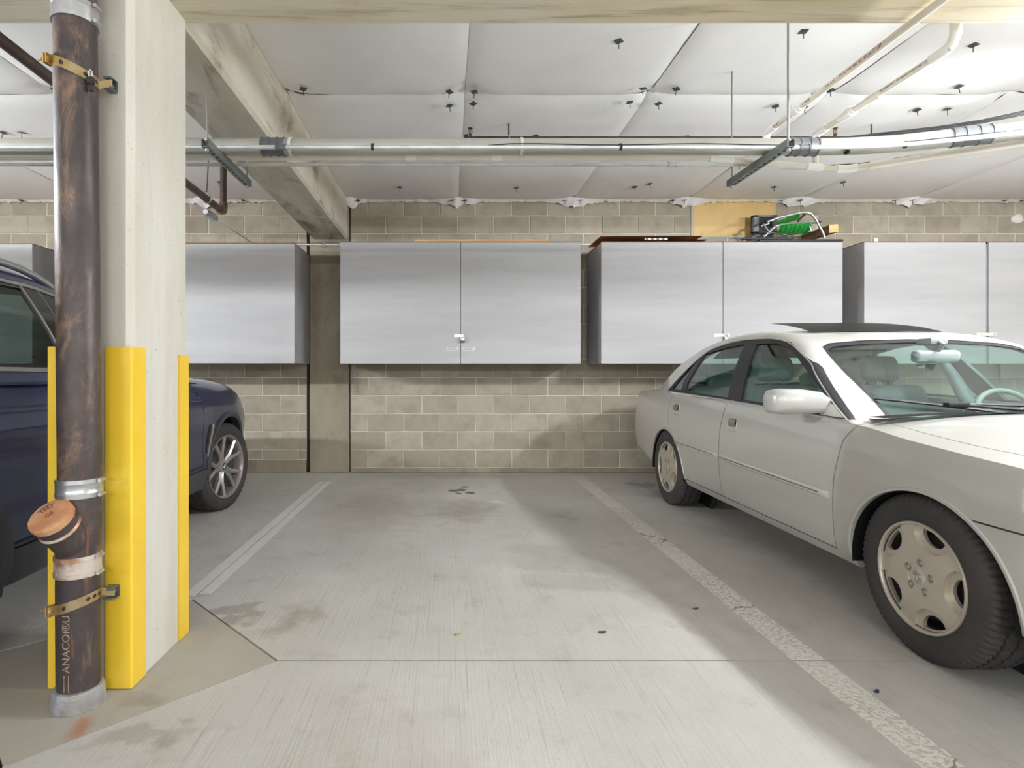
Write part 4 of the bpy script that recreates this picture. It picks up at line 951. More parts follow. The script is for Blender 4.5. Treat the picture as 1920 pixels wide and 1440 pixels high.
# ---------------------------------------------------------------- cars
class Car:
    """car-local frame: x forward from the front axle, y left, z up; keys are (x, value)"""
    def __init__(s, **k): s.__dict__.update(k)
    def inset(s, t): return interp(s.side, t)
    def vside(s, u, w):
        wb, S = interp(s.wb, u), interp(s.S, u); t = max(0, min(1, (w-wb)/(S-wb)))
        return max(0.02, interp(s.W, u)-s.inset(t))
    def body_section(s, u):
        W, S, T, wb = (interp(k, u) for k in (s.W, s.S, s.T, s.wb)); P = []
        e = max(0.05, W-s.inset(0)-0.03)
        for k in range(4): P.append((e*k/4, wb-0.015))
        ns, nt = 26, 16
        for k in range(ns+1):
            w = wb+(S-wb)*k/ns; P.append((s.vside(u, w), w))
        v0 = P[-1][0]
        for k in range(1, nt+1):
            q = k/nt; P.append((v0*(1-q), S+(T-S)*math.sin(PI/2*min(1, q**s.topk))))
        for _ in range(s.soft):
            Q = P[:]
            for i in range(len(P)-nt-4, len(P)-nt+3): Q[i] = ((P[i-1][0]+2*P[i][0]+P[i+1][0])/4, (P[i-1][1]+2*P[i][1]+P[i+1][1])/4)
            P = Q
        return P
    def loft(s, us, section):
        bm = bmesh.new(); rings = []
        for u in us:
            P = section(u); rings.append([bm.verts.new((u, -v, w)) for v, w in P]+[bm.verts.new((u, v, w)) for v, w in reversed(P[1:-1])])
        n = len(rings[0])
        for A, B_ in zip(rings, rings[1:]):
            for k in range(n): bm.faces.new((A[k], A[(k+1) % n], B_[(k+1) % n], B_[k]))
        bm.faces.new(rings[0]); bm.faces.new(list(reversed(rings[-1])))
        bmesh.ops.recalc_face_normals(bm, faces=bm.faces)
        me = bpy.data.meshes.new('loft'); bm.to_mesh(me); bm.free(); return me
    def body(s):
        a, e = s.ends; n = 96
        us = []
        for k in range(n+1):
            t = k/n; us.append(a+(e-a)*(t-0.09*math.sin(2*PI*t)))
        return s.loft(us, s.body_section)
    def Ht(s, u, v):
        sh = s.bulge*v*v
        x = u+sh if u > s.mid else u-sh
        return interp(s.R, x)-s.crown*v*v
    def vcab(s, u, w):
        h = max(0.0, w-interp(s.belt, u)); return max(0.05, interp(s.B, u)-s.tum[0]*h-s.tum[1]*h*h)
    def cab_section(s, u, off=0.0, w0=None):
        wl = (interp(s.belt, u)-0.05) if w0 is None else w0
        base = interp(s.belt, u)-0.045
        lo, hi = base, 2.2
        f = lambda w: max(s.Ht(u, max(0, s.vcab(u, w)))-off, base+0.002)-w
        for _ in range(40):
            m_ = (lo+hi)/2
            if f(m_) > 0: lo = m_
            else: hi = m_
        wc = lo; vc = s.vcab(u, wc)-off; P = [(0, wl), (vc_b(s, u, wl, off)*0.5, wl)]
        ns, nt = 16, 18
        for k in range(ns+1):
            w = wl+(wc-wl)*k/ns; P.append((s.vcab(u, w)-off, w))
        for k in range(1, nt+1):
            q = k/nt; v = vc*(1-q); P.append((v, max(s.Ht(u, v)-off, base+0.002)))
        ci = 2+ns
        for _ in range(s.fillet):
            Q = P[:]
            for i in range(ci-3, ci+4): Q[i] = ((P[i-1][0]+2*P[i][0]+P[i+1][0])/4, (P[i-1][1]+2*P[i][1]+P[i+1][1])/4)
            P = Q
        return P
    def cab(s, off=0.0, w0=None):
        a, e = s.cab_ends; n = 84
        us = [a+(e-a)*k/n for k in range(n+1)]
        return s.loft(us, lambda u: s.cab_section(u, off, w0))
def vc_b(s, u, w, off): return s.vcab(u, w)-off
def pr_side(poly, v0=0.3, v1=1.4, both=True, sgn=-1, lean=None):
    b = MB()
    for q in ((-1, 1) if both else (sgn,)): b.prism(poly, v0, v1, lambda a, c, v: (a, q*(lean(c) if lean and v == v0 else v), c))
    return b.mesh('c', 0)
def pr_top(poly, z0, z1): return MB().prism(poly, z0, z1, lambda a, c, z: (a, c, z)).mesh('c', 0)
def pr_front(poly, u0, u1): return MB().prism(poly, u0, u1, lambda v, w, u: (u, v, w)).mesh('c', 0)
def inset_poly(poly, d):
    """moves each edge of a polygon inwards by d"""
    n = len(poly); A = sum(poly[i][0]*poly[(i+1) % n][1]-poly[(i+1) % n][0]*poly[i][1] for i in range(n)); sg = 1 if A > 0 else -1; out = []
    for i in range(n):
        p0, p1, p2 = Vector(poly[i-1]), Vector(poly[i]), Vector(poly[(i+1) % n])
        e1, e2 = (p1-p0).normalized(), (p2-p1).normalized(); n1, n2 = Vector((-e1.y, e1.x))*sg, Vector((-e2.y, e2.x))*sg
        k = 1+n1.dot(n2); q = p1+(n1+n2)*(d/max(0.35, k)); out.append((q.x, q.y))
    return out
def ellipse(cx, cz, rx, rz, n=40, zmin=None):
    return [(cx+rx*math.cos(2*PI*k/n), max(cz+rz*math.sin(2*PI*k/n), zmin) if zmin is not None else cz+rz*math.sin(2*PI*k/n)) for k in range(n)]
def put(name, me, mat, parent, smooth=32):
    me.name = name; me.materials.clear(); me.materials.append(mat); fin(me, smooth); return link(bpy.data.objects.new(name, me), parent)
def surf_strip(car, pts, h, th, n=40, taper=0.0):
    """a raised strip on the body side (right side y<0), following pts (u, w)"""
    b = MB(); L = [0]
    for a, c in zip(pts, pts[1:]): L.append(L[-1]+math.dist(a, c))
    def at(t):
        d = t*L[-1]
        for i in range(len(pts)-1):
            if d <= L[i+1]+1e-9:
                k = (d-L[i])/(L[i+1]-L[i]); return (pts[i][0]+(pts[i+1][0]-pts[i][0])*k, pts[i][1]+(pts[i+1][1]-pts[i][1])*k)
        return pts[-1]
    rings = []
    for k in range(n+1):
        u, w = at(k/n); e = th*(0.3 if k in (0, n) else 1)
        R_ = []
        for dz, dv in ((-h/2, -0.006), (-h/2, e*0.6), (-h/4, e), (h/4, e), (h/2, e*0.6), (h/2, -0.006)):
            R_.append(b.bm.verts.new((u, -(car.vside(u, w+dz)+dv), w+dz)))
        rings.append(R_)
    for A, B_ in zip(rings, rings[1:]):
        for k in range(6): b.bm.faces.new((A[k], A[(k+1) % 6], B_[(k+1) % 6], B_[k]))
    b.bm.faces.new(rings[0]); b.bm.faces.new(list(reversed(rings[-1]))); bmesh.ops.recalc_face_normals(b.bm, faces=b.bm.faces); return b
def mirror_mesh(me):
    m2 = me.copy()
    for v in m2.vertices: v.co.y = -v.co.y
    m2.flip_normals(); return m2
def arch_ring(car, cx, cz, r0, r1, a0, a1, proud, n=48, rz=1.0, back=0.05):
    b = MB(); rings = []
    for k in range(n+1):
        a = a0+(a1-a0)*k/n; R_ = []
        for rr, dv in ((r0, -back), (r0, proud*0.6), (r0+(r1-r0)*0.25, proud), (r1-(r1-r0)*0.15, proud), (r1, 0.0), (r1, -back)):
            u = cx+rr*math.cos(a); w = cz+rr*rz*math.sin(a); R_.append(b.bm.verts.new((u, -(car.vside(u, w)+dv), w)))
        rings.append(R_)
    for A, B_ in zip(rings, rings[1:]):
        for k in range(6): b.bm.faces.new((A[k], A[(k+1) % 6], B_[(k+1) % 6], B_[k]))
    b.bm.faces.new(rings[0]); b.bm.faces.new(list(reversed(rings[-1]))); bmesh.ops.recalc_face_normals(b.bm, faces=b.bm.faces); return b
def liner(cx, cz, rx, rz, v0, v1, n=30):
    b = MB()
    def f(i, j):
        a = -0.12+(PI+0.24)*i; return (cx+rx*math.cos(a), -(v0+(v1-v0)*j), cz+rz*math.sin(a))
    b.grid(n, 1, f, thick=0.006)
    b.prism(ellipse(cx, cz, rx, rz, 30), v0, v0+0.01, lambda a, c, v: (a, -v, c)); return b
# wheels: axis along y, outer face at -y, centre at the origin
ROT = Matrix.Rotation(PI/2, 4, 'X')
def tyre_mesh(R_, rim, W):
    h = W/2; n = 216
    prof = [(rim-0.004, -h*0.86), (rim+0.010, -h*0.93), (rim+0.03, -h*0.985), ((rim+R_)/2, -h), (R_-0.038, -h*0.97), (R_-0.019, -h*0.91), (R_-0.008, -h*0.84), (R_-0.002, -h*0.72)]
    for gx in (-0.46, 0.0, 0.46): prof += [(R_, h*gx-0.0052), (R_-0.009, h*gx-0.004), (R_-0.009, h*gx+0.004), (R_, h*gx+0.0052)]
    prof += [(R_-0.002, h*0.72), (R_-0.008, h*0.84), (R_-0.019, h*0.91), (R_-0.038, h*0.97), ((rim+R_)/2, h), (rim+0.03, h*0.985), (rim-0.004, h*0.86)]
    prof = [(r, -z) for r, z in prof]
    n_ = len(prof)
    b = MB(); b.lathe(prof, n, ROT, rfun=lambda i, k: -0.008 if (i in (5, 6, 7, 8, n_-9, n_-8, n_-7, n_-6) and k % 3 == 0) else (-0.006 if 8 < i < n_-9 and k % 6 == 0 else 0.0))
    return b.mesh('tyre', 50)
def sedan_rim(rr, d):
    """d: depth of the face inside the tyre's outer wall (y of the face = -d)"""
    b = MB(); b.lathe([(0.0, d-0.004), (0.05, d-0.004), (0.052, d-0.002), (0.12, d), (0.165, d-0.002), (rr-0.012, d-0.010), (rr-0.008, d-0.001), (rr, d), (rr+0.002, d-0.006), (rr-0.004, d-0.02), (rr-0.012, d-0.034), (0.12, d-0.030), (0.0, d-0.028)], 72, Matrix.Identity(4))
    me = b.mesh('rim', 40)
    outer, shallow, lugs = MB(), MB(), MB()
    for k in range(5):
        a = 2*PI*k/5
        def poly(r0, r1, ha, nn=9):
            o = [(r1*math.cos(a+ha*(1-2*i/nn)), r1*math.sin(a+ha*(1-2*i/nn))) for i in range(nn+1)]
            hw = r1*math.sin(ha)*0.93
            for i in range(nn+1):
                t = PI*i/nn
                rad = r0+(r1*math.cos(ha)-r0)*(1-math.sin(t)); lat = -hw*math.cos(t)
                o.append((rad*math.cos(a)-lat*math.sin(a), rad*math.sin(a)+lat*math.cos(a)))
            return o
        outer.prism(poly(0.140, rr-0.020, 0.30), d-0.06, d+0.02, lambda x, y, z: (x, y, z))
        shallow.prism(poly(0.116, rr-0.011, 0.45), d-0.018, d+0.02, lambda x, y, z: (x, y, z))
        a2 = a+0.2; p = Vector((0.057*math.cos(a2), 0.057*math.sin(a2), 0)); lugs.cyl(p+Vector((0, 0, d-0.020)), p+Vector((0, 0, d+0.02)), 0.0160, 16)
    me = cut(me, [shallow.mesh('c', 0)]); me = cut(me, [outer.mesh('c', 0)]); me = cut(me, [lugs.mesh('c', 0)])
    for v in me.vertices: v.co = ROT @ v.co
    return me
def y_rim(rr, d):
    b = MB()
    b.lathe([(rr-0.014, d-0.012), (rr-0.006, d-0.002), (rr, d), (rr+0.003, d-0.006), (rr-0.004, d-0.03), (rr-0.012, d-0.15), (rr-0.03, d-0.16), (rr-0.022, d-0.03)], 72, Matrix.Identity(4), closed=True)
    b.lathe([(0.0, d-0.030), (0.030, d-0.030), (0.052, d-0.036), (0.062, d-0.05), (0.062, d-0.08), (0.0, d-0.08)], 40, Matrix.Identity(4))
    for k in range(5):
        a = 2*PI*k/5+math.radians(108)
        for s_ in (-1, 1):
            ca, sa = math.cos(a), math.sin(a)
            def loc(rad, lat): return (rad*ca-lat*sa, rad*sa+lat*ca)
            ea = math.radians(17)
            e0 = (rr-0.012)*math.cos(ea), s_*(rr-0.012)*math.sin(ea)
            # three stations: hub, fork, rim; each with a high centre ridge
            st = [(0.035, s_*0.0135, 0.0135, d-0.034, 0.04), (0.120, s_*0.0190, 0.0185, d-0.020, 0.045), (e0[0], e0[1], 0.0185, d-0.008, 0.03)]
            rings = []
            for i, (rad, lat, hw, zt_, dp) in enumerate(st):
                nrm = Vector((0, 1)) if i < 2 else Vector((-math.sin(s_*ea*1.9), math.cos(s_*ea*1.9)))
                R_ = []
                for q, z in ((-1, zt_-0.012), (-0.12, zt_), (0.12, zt_), (1, zt_-0.012), (0.8, zt_-dp), (-0.8, zt_-dp)):
                    x, y = loc(rad+nrm.x*hw*q, lat+nrm.y*hw*q); R_.append(b.bm.verts.new((x, y, z)))
                rings.append(R_)
            for A, B_ in zip(rings, rings[1:]):
                for q in range(6): b.bm.faces.new((A[q], A[(q+1) % 6], B_[(q+1) % 6], B_[q]))
            b.bm.faces.new(rings[0]); b.bm.faces.new(list(reversed(rings[-1])))
    bmesh.ops.recalc_face_normals(b.bm, faces=b.bm.faces)
    me = b.mesh('rim', 25)
    for v in me.vertices: v.co = ROT @ v.co
    me.update(); return me
def build_wheels(root, spec):
    W = spec['width']; d = W/2-spec['dish']
    ty = tyre_mesh(spec['R'], spec['rim'], W); ty.materials.append(M['rubber'])
    rm = (sedan_rim if spec['kind'] == 'sedan' else y_rim)(spec['rim'], d); rm.materials.clear(); rm.materials.append(M[spec['rim_mat']]); fin(rm, 40 if spec['kind'] == 'sedan' else 25)
    b = MB(); b.lathe([(0.0, d-0.06), (spec['rim']*0.78, d-0.06), (spec['rim']*0.8, d-0.09), (0, d-0.09)], 40, ROT)
    b.lathe([(spec['rim']-0.012, d-0.012), (spec['rim']-0.02, d-0.10), (spec['rim']-0.02, -W*0.42), (spec['rim']-0.01, -W*0.42), (spec['rim']-0.002, d-0.012)], 48, ROT)
    bk = b.mesh('brake', 40); bk.materials.append(M['brake'])
    b = MB(); cz = d-0.004 if spec['kind'] == 'sedan' else d-0.030
    b.lathe([(0, cz+0.004), (0.026, cz+0.003), (0.030, cz)], 28, ROT); cp = b.mesh('centre_cap', 40); cp.materials.append(M[spec['rim_mat']])
    b = MB()
    for k in range(5):
        a = 2*PI*k/5+(0.2 if spec['kind'] == 'sedan' else math.radians(108+36)); rr = 0.057 if spec['kind'] == 'sedan' else 0.050; zz = d-0.010 if spec['kind'] == 'sedan' else d-0.036
        b.cyl(ROT @ Vector((rr*math.cos(a), rr*math.sin(a), zz-0.01)), ROT @ Vector((rr*math.cos(a), rr*math.sin(a), zz+0.002)), 0.0082, 6)
    lg = b.mesh('lug_nuts', 20); lg.materials.append(M['alu'])
    em = []
    if spec['kind'] == 'sedan':
        b = MB()
        for (cx, cy, rx, ry) in ((0, 0, 0.0175, 0.0125), (0, 0.0035, 0.0105, 0.0055), (0, -0.002, 0.0050, 0.0100)):
            b.tube([ROT @ Vector((cx+rx*math.cos(t), cy+ry*math.sin(t), cz+0.005)) for t in [2*PI*k/28 for k in range(28)]], 0.0013, 6, closed=True)
        b.tube([ROT @ Vector((0.022*math.cos(t), 0.022*math.sin(t), cz+0.004)) for t in [2*PI*k/32 for k in range(32)]], 0.0009, 6, closed=True)
        e = b.mesh('emblem', 60); e.materials.append(M['alu']); em.append(('emblem', e))
    else:
        for nm, mt, q0 in (('emblem_white', 'emblem_white', 0), ('emblem_blue', 'emblem_blue', 1)):
            b = MB()
            for q in (q0, q0+2):
                P = [(0, 0)]+[(0.0175*math.cos(PI/2*(q+i/8)), 0.0175*math.sin(PI/2*(q+i/8))) for i in range(9)]
                b.prism(P, cz+0.003, cz+0.0055, lambda x, y, z: tuple(ROT @ Vector((x, y, z))))
            e = b.mesh(nm, 20); e.materials.append(M[mt]); em.append((nm, e))
        b = MB(); b.lathe([(0.018, cz+0.002), (0.018, cz+0.006), (0.026, cz+0.006), (0.027, cz+0.002)], 32, ROT); e = b.mesh('emblem_ring', 30); e.materials.append(M['black_gloss']); em.append(('emblem_ring', e))
        t = text_mesh('245/50', 0.028, 0.0006)
        Rm = (spec['R']+spec['rim'])/2-0.004
        for v in t.vertices:
            a = math.radians(-128)+v.co.x/Rm; rr = Rm+v.co.y; v.co = ROT @ Vector((rr*math.cos(a), rr*math.sin(a), W/2*0.995+0.0015))
        t.materials.clear(); t.materials.append(M['rubber_text']); em.append(('tyre_lettering', t))
    for (u, side, steer, spin) in spec['pos']:
        w = link(bpy.data.objects.new('wheel', ty), root); w.location = (u, side*(spec['track']), spec['R']-0.004)
        mt = Matrix.Rotation(steer, 4, 'Z') @ (Matrix.Rotation(PI, 4, 'Z') if side > 0 else Matrix.Identity(4)) @ Matrix.Rotation(spin, 4, 'Y')
        w.rotation_euler = mt.to_euler()
        for nm, me in [('rim', rm), ('brake_disc', bk), ('centre_cap', cp), ('lug_nuts', lg)]+em:
            o = link(bpy.data.objects.new(nm, me), w)
            if nm == 'lug_nuts': o['kind'] = 'stuff'
def seat(root, u, v, z, mat, w=0.5, head=True, hr_w=0.26, back=0.62, name='seat'):
    b = MB(); b.box(u-0.25, u+0.27, v-w/2, v+w/2, z-0.14, z, 0.05, 3)
    mt = Matrix.Translation((u-0.24, v, z-0.02)) @ Matrix.Rotation(math.radians(-20), 4, 'Y')
    b.box(-0.08, 0.07, -w/2, w/2, 0, back, 0.06, 3, mt); s_ = b.build(name, M[mat], root, 50, local=True)
    if head:
        b = MB(); b.box(-0.06, 0.05, -hr_w/2, hr_w/2, back+0.035, back+0.035+0.19, 0.05, 3, mt); b.build('headrest', M[mat], s_, 60, local=True)
        for q in (-0.05, 0.05):
            b = MB(); b.cyl(mt @ Vector((-0.005, q, back-0.02)), mt @ Vector((-0.005, q, back+0.06)), 0.006, 8); b.build('headrest_post', M['chrome'], s_, 60, local=True)
# ------------------------------ silver sedan
sedan = Car(ends=(0.97, -3.86),
    W=[(-3.86, 0.62), (-3.80, 0.76), (-3.70, 0.83), (-3.5, 0.872), (-3.0, 0.902), (-2.6, 0.91), (-1.3, 0.912), (0.1, 0.908), (0.45, 0.885), (0.7, 0.83), (0.88, 0.70), (0.97, 0.52)],
    S=[(-3.86, 0.80), (-3.78, 0.885), (-3.62, 0.935), (-3.2, 0.955), (-2.77, 0.958), (-1.61, 0.932), (-1.16, 0.916), (-0.37, 0.882), (-0.12, 0.850), (0.13, 0.826), (0.4, 0.80), (0.7, 0.73), (0.97, 0.60)],
    T=[(-3.86, 0.84), (-3.78, 0.93), (-3.62, 0.975), (-3.2, 1.0), (-2.9, 1.0), (-2.6, 0.975), (-1.6, 0.95), (-0.8, 0.93), (-0.42, 0.935), (-0.2, 0.93), (0.03, 0.915), (0.4, 0.875), (0.7, 0.80), (0.97, 0.64)],
    wb=[(-3.86, 0.36), (-3.55, 0.345), (-3.1, 0.28), (-2.6, 0.22), (-2.2, 0.235), (-0.4, 0.235), (0.2, 0.21), (0.6, 0.22), (0.97, 0.25)],
    side=[(0, 0.055), (0.08, 0.025), (0.22, 0.008), (0.42, 0.0), (0.62, 0.003), (0.78, 0.014), (0.88, 0.026), (0.95, 0.040), (1.0, 0.058)],
    R=[(-3.253, 0.7856), (-3.103, 0.9456), (-2.953, 1.0706), (-2.703, 1.2556), (-2.453, 1.3606), (-2.153, 1.4106), (-1.9, 1.4226), (-1.647, 1.4136), (-1.397, 1.3806), (-1.167, 1.3206), (-0.767, 1.1036), (-0.347, 0.8806), (-0.197, 0.8006)],
    belt=[(-3.3, 0.965), (-2.77, 0.965), (-1.61, 0.936), (-1.16, 0.92), (-0.45, 0.894), (-0.1, 0.88)],
    B=[(-3.3, 0.78), (-3.0, 0.825), (-2.77, 0.853), (-2.2, 0.862), (-0.6, 0.862), (-0.35, 0.85), (-0.1, 0.83)],
    tum=(0.42, 0.42), bulge=0.02, crown=0.03, mid=-1.9, fillet=2, soft=0, topk=0.95, lean=lambda w: 0.822-0.42*(w-0.90)-0.42*(w-0.90)**2, cab_ends=(-0.16, -3.22))
root = empty('car', (2.752, 3.567, 0), 'champagne silver four-door sedan parked tail to the wall, with its sunroof tilted open', 'car', rotz=math.radians(-90.66))
sroot = bpy.data.objects.new('t', None)
S = sedan; U0 = 1.34       # the empty sits midway between the axles
def setback(o):
    for c in o.children: c.location.x += U0
ARF = (0.015, 0.305, 0.385, 0.352); ARR = (-2.635, 0.300, 0.358, 0.345)
FD = [(-0.395, 0.99), (-0.37, 0.897), (-0.435, 0.807), (-0.468, 0.612), (-0.48, 0.285), (-1.625, 0.285), (-1.64, 0.538), (-1.635, 0.758), (-1.60, 0.99)]
RD = [(-1.605, 0.99), (-1.64, 0.758), (-1.645, 0.538), (-1.63, 0.285), (-2.255, 0.285), (-2.29, 0.42), (-2.40, 0.56), (-2.545, 0.668), (-2.60, 0.80), (-2.59, 0.88), (-2.55, 0.99)]
HOOD = [(-0.43, -0.5), (-0.36, -0.74), (0.1, -0.745), (0.5, -0.70), (0.80, -0.60), (0.86, -0.35), (0.88, 0), (0.86, 0.35), (0.80, 0.60), (0.5, 0.70), (0.1, 0.745), (-0.36, 0.74), (-0.43, 0.5), (-0.45, 0)]
BUMP = [(0.16, 0.605), (0.44, 0.600), (1.1, 0.58), (1.1, 0.10), (0.2, 0.10), (0.1, 0.3)]
def body_parts(car, root, paint_m, doors, hood, bumper, arches, lamps, tail, cavity, bumper_mat=None):
    solid = car.body(); wells = MB()
    for (cx, cz, rx, rz) in arches:
        for q in (-1, 1): wells.prism(ellipse(cx, cz, rx, rz), 0.58, 1.3, lambda a, c, v: (a, q*v, c))
    solid = cut(solid, [wells.mesh('c', 0)])
    cav = pr_top(cavity, 0.33, 1.6); solid = cut(solid, [cav])
    src = solid.copy(); g2 = 0.0065
    panels = []
    for nm, poly in doors: panels.append((nm, pr_side(inset_poly(poly, g2/2), 0.55, 1.3, False, -1), pr_side(inset_poly(poly, -g2/2), 0.55, 1.3)))
    if hood: panels.append(('bonnet', pr_top(inset_poly(hood, g2/2), 0.66, 1.5), pr_top(inset_poly(hood, -g2/2), 0.66, 1.5)))
    if bumper: panels.append(('front_bumper', pr_side(inset_poly(bumper, g2/2), -1.3, 1.3, False), pr_side(inset_poly(bumper, -g2/2), -1.3, 1.3, False)))
    main = solid; made = {}
    for nm, keep, away in panels:
        part_src = src
        p = cut(part_src.copy(), [keep], 'INTERSECT')
        main = cut(main, [away])
        if nm.endswith('door'):
            made.setdefault(nm, []).append(put(nm, p, paint_m, root)); made[nm].append(put(nm, mirror_mesh(p), paint_m, root))
        else: made[nm] = put(nm, p, paint_m if nm != 'front_bumper' or not bumper_mat else bumper_mat, root)
    for nm, me_c, mt in lamps+tail:
        p = cut(main.copy(), [me_c], 'INTERSECT'); main = cut(main, [me_c]); put(nm, p, mt, root)
        made[nm] = True
    made['body'] = put('body', main, paint_m, root); return made
lamps = [('headlamp', pr_side([(0.385, 0.735), (0.86, 0.70), (0.96, 0.66), (0.96, 0.60), (0.50, 0.612), (0.40, 0.66)], 0.42, 1.2), M['lens'])]
tail = [('tail_lamp', pr_side([(-3.60, 0.885), (-3.57, 0.80), (-3.60, 0.71), (-4.0, 0.71), (-4.0, 0.90)], 0.40, 1.2), M['red_lens'])]
CAV = [(-0.50, -0.74), (-0.50, 0.74), (-2.72, 0.74), (-2.95, 0.60), (-2.95, -0.60), (-2.72, -0.74)]
sp = body_parts(S, root, M['silver'], [('front_door', FD), ('rear_door', RD)], HOOD, BUMP, [ARF, ARR], lamps, tail, CAV)
# greenhouse
DLO = [(-0.44, 0.902), (-1.12, 0.923), (-1.57, 0.939), (-2.72, 0.97), (-2.475, 1.20), (-2.335, 1.308), (-2.1, 1.348), (-1.87, 1.362), (-1.5, 1.35), (-1.27, 1.31), (-0.93, 1.176), (-0.715, 1.058), (-0.51, 0.948)]
FG = [(-0.56, 0.925), (-1.45, 0.95), (-1.66, 1.32), (-1.40, 1.312), (-1.20, 1.262), (-0.94, 1.138), (-0.715, 1.03)]
RG = [(-1.625, 0.955), (-2.33, 0.978), (-2.37, 1.04), (-2.355, 1.272), (-2.12, 1.308), (-1.825, 1.33)]
QG = [(-2.63, 0.987), (-2.43, 0.982), (-2.46, 1.06), (-2.44, 1.225), (-2.50, 1.155)]
WSH = [(0, 1.325), (0.3, 1.316), (0.50, 1.298), (0.565, 1.275), (0.585, 1.235), (0.60, 1.18), (0.62, 1.078), (0.645, 0.982), (0.675, 0.915), (0.66, 0.89), (0.4, 0.895)]
WS = [(-v, w) for v, w in WSH[:0:-1]]+WSH+[(0, 0.89)]
RW_ = [(-0.66, 1.03), (-0.56, 1.25), (-0.50, 1.32), (0, 1.345), (0.50, 1.32), (0.56, 1.25), (0.66, 1.03), (0, 1.0)]
def greenhouse(car, root, paint_m, dlo, glasses, ws, rw, u_ws, u_rw, frame_m, glass_ms, inner=0.035):
    outer = car.cab(); inn = car.cab(inner, 0.55); shell = cut(outer, [inn])
    gl = cut(car.cab(0.006), [car.cab(0.011, 0.55)])
    fr_src = cut(car.cab(-0.002), [car.cab(0.024, 0.55)])
    ln = car.lean; c_dlo, c_ws, c_rw = pr_side(dlo, lean=ln), pr_front(ws, *u_ws), pr_front(rw, *u_rw)
    roof = cut(cut(cut(shell, [c_dlo]), [c_ws]), [c_rw]); rf = put('roof', roof, paint_m, root)
    frm = cut(fr_src, [pr_side(inset_poly(dlo, 0.003), both=False, lean=ln)], 'INTERSECT')
    for nm, poly, gm in glasses:
        frm = cut(frm, [pr_side(poly, both=False, lean=ln)])
        g_ = cut(gl.copy(), [pr_side(inset_poly(poly, -0.004), both=False, lean=ln)], 'INTERSECT'); put(nm, g_, gm, root); put(nm, mirror_mesh(g_), gm, root)
    put('window_frame', frm, frame_m, root); put('window_frame', mirror_mesh(frm), frame_m, root)
    def edge(o, i): return inset_poly(o, i)
    for nm, poly, uu, gm in (('windshield', ws, u_ws, glass_ms[0]), ('rear_window', rw, u_rw, glass_ms[1])):
        put(nm, cut(gl.copy(), [pr_front(inset_poly(poly, -0.003), *uu)], 'INTERSECT'), gm, root)
        band = cut(cut(car.cab(0.003), [car.cab(0.009, 0.55)]), [pr_front(poly, *uu)], 'INTERSECT')
        band = cut(band, [pr_front(inset_poly(poly, 0.022), uu[0]-0.1, uu[1]+0.1)]); put('glass_surround', band, M['black'], root)
    return rf
rf = greenhouse(S, root, M['silver'], DLO, [('side_window', FG, M['glass']), ('side_window', RG, M['glass']), ('side_window', QG, M['glass'])], WS, RW_, (-1.42, -0.1), (-3.3, -2.40), M['black'], (M['glass_clear'], M['glass_clear']))
# trim on the visible side and its mirror image
def both_sides(name, b, mat, parent, smooth=40):
    me = b.mesh(name, smooth) if isinstance(b, MB) else b
    m2 = mirror_mesh(me)
    if isinstance(parent, (list, tuple)): return put(name, me, mat, parent[0], smooth), put(name, m2, mat, parent[1], smooth)
    return put(name, me, mat, parent, smooth), put(name, m2, mat, parent, smooth)
both_sides('molding', surf_strip(S, [(-0.505, 0.535), (-1.628, 0.556)], 0.034, 0.018), M['silver_mold'], sp['front_door'])
both_sides('molding', surf_strip(S, [(-1.650, 0.556), (-2.40, 0.567)], 0.034, 0.018), M['silver_mold'], sp['rear_door'])
both_sides('molding_insert', surf_strip(S, [(-0.53, 0.538), (-1.62, 0.558)], 0.010, 0.0205), M['strut'], sp['front_door'])
both_sides('molding_insert', surf_strip(S, [(-1.66, 0.558), (-2.38, 0.569)], 0.010, 0.0205), M['strut'], sp['rear_door'])
both_sides('belt_trim', surf_strip(S, [(-0.44, 0.897), (-1.16, 0.916), (-1.61, 0.931), (-2.72, 0.957)], 0.010, 0.008, 60), M['chrome'], root)
both_sides('arch_lip', arch_ring(S, *ARF[:2], 0.381, 0.397, -0.10, PI+0.10, 0.006, rz=0.915, back=0.012), M['silver'], root)
both_sides('arch_lip', arch_ring(S, *ARR[:2], 0.354, 0.370, -0.05, PI+0.05, 0.005, rz=0.965, back=0.012), M['silver'], root)
for A in (ARF, ARR): both_sides('wheel_liner', liner(A[0], A[1], A[2]-0.005, A[3]-0.005, 0.585, 0.893), M['liner'], root)
def handle(car, u, w, par, mat, fr):
    b = MB(); L, h = 0.054, 0.042
    P = [(u+L*math.cos(t)*(abs(math.cos(t))**-0.6 if abs(math.cos(t)) > 0.05 else 0), w+h*math.sin(t)*(abs(math.sin(t))**-0.6 if abs(math.sin(t)) > 0.05 else 0)) for t in [2*PI*k/28 for k in range(28)]]
    P = [(u+L*math.copysign(abs(math.cos(t))**0.35, math.cos(t)), w+h*math.copysign(abs(math.sin(t))**0.35, math.sin(t))) for t in [2*PI*k/28+0.01 for k in range(28)]]
    b.tube([(a, -(car.vside(a, c)+0.001), c) for a, c in P], 0.0042, 6, closed=True); both_sides('handle_surround', b, fr, par)
    b = MB(); v = car.vside(u, w); b.prism(inset_poly(P, 0.003), v-0.004, v+0.0005, lambda a, c, q: (a, -q, c)); both_sides('handle_recess', b, M['interior_dark'], par)
    b = MB(); b.grid(8, 8, lambda i, j: (u+(i-0.5)*2*L*0.88, -(v+0.001+0.010*math.sin(PI*j)), w+h*0.86-j*h*1.15), thick=0.004); both_sides('door_handle', b, mat, par)
handle(S, -1.475, 0.783, sp['front_door'], M['silver'], M['alloy']); handle(S, -2.425, 0.823, sp['rear_door'], M['silver'], M['alloy'])
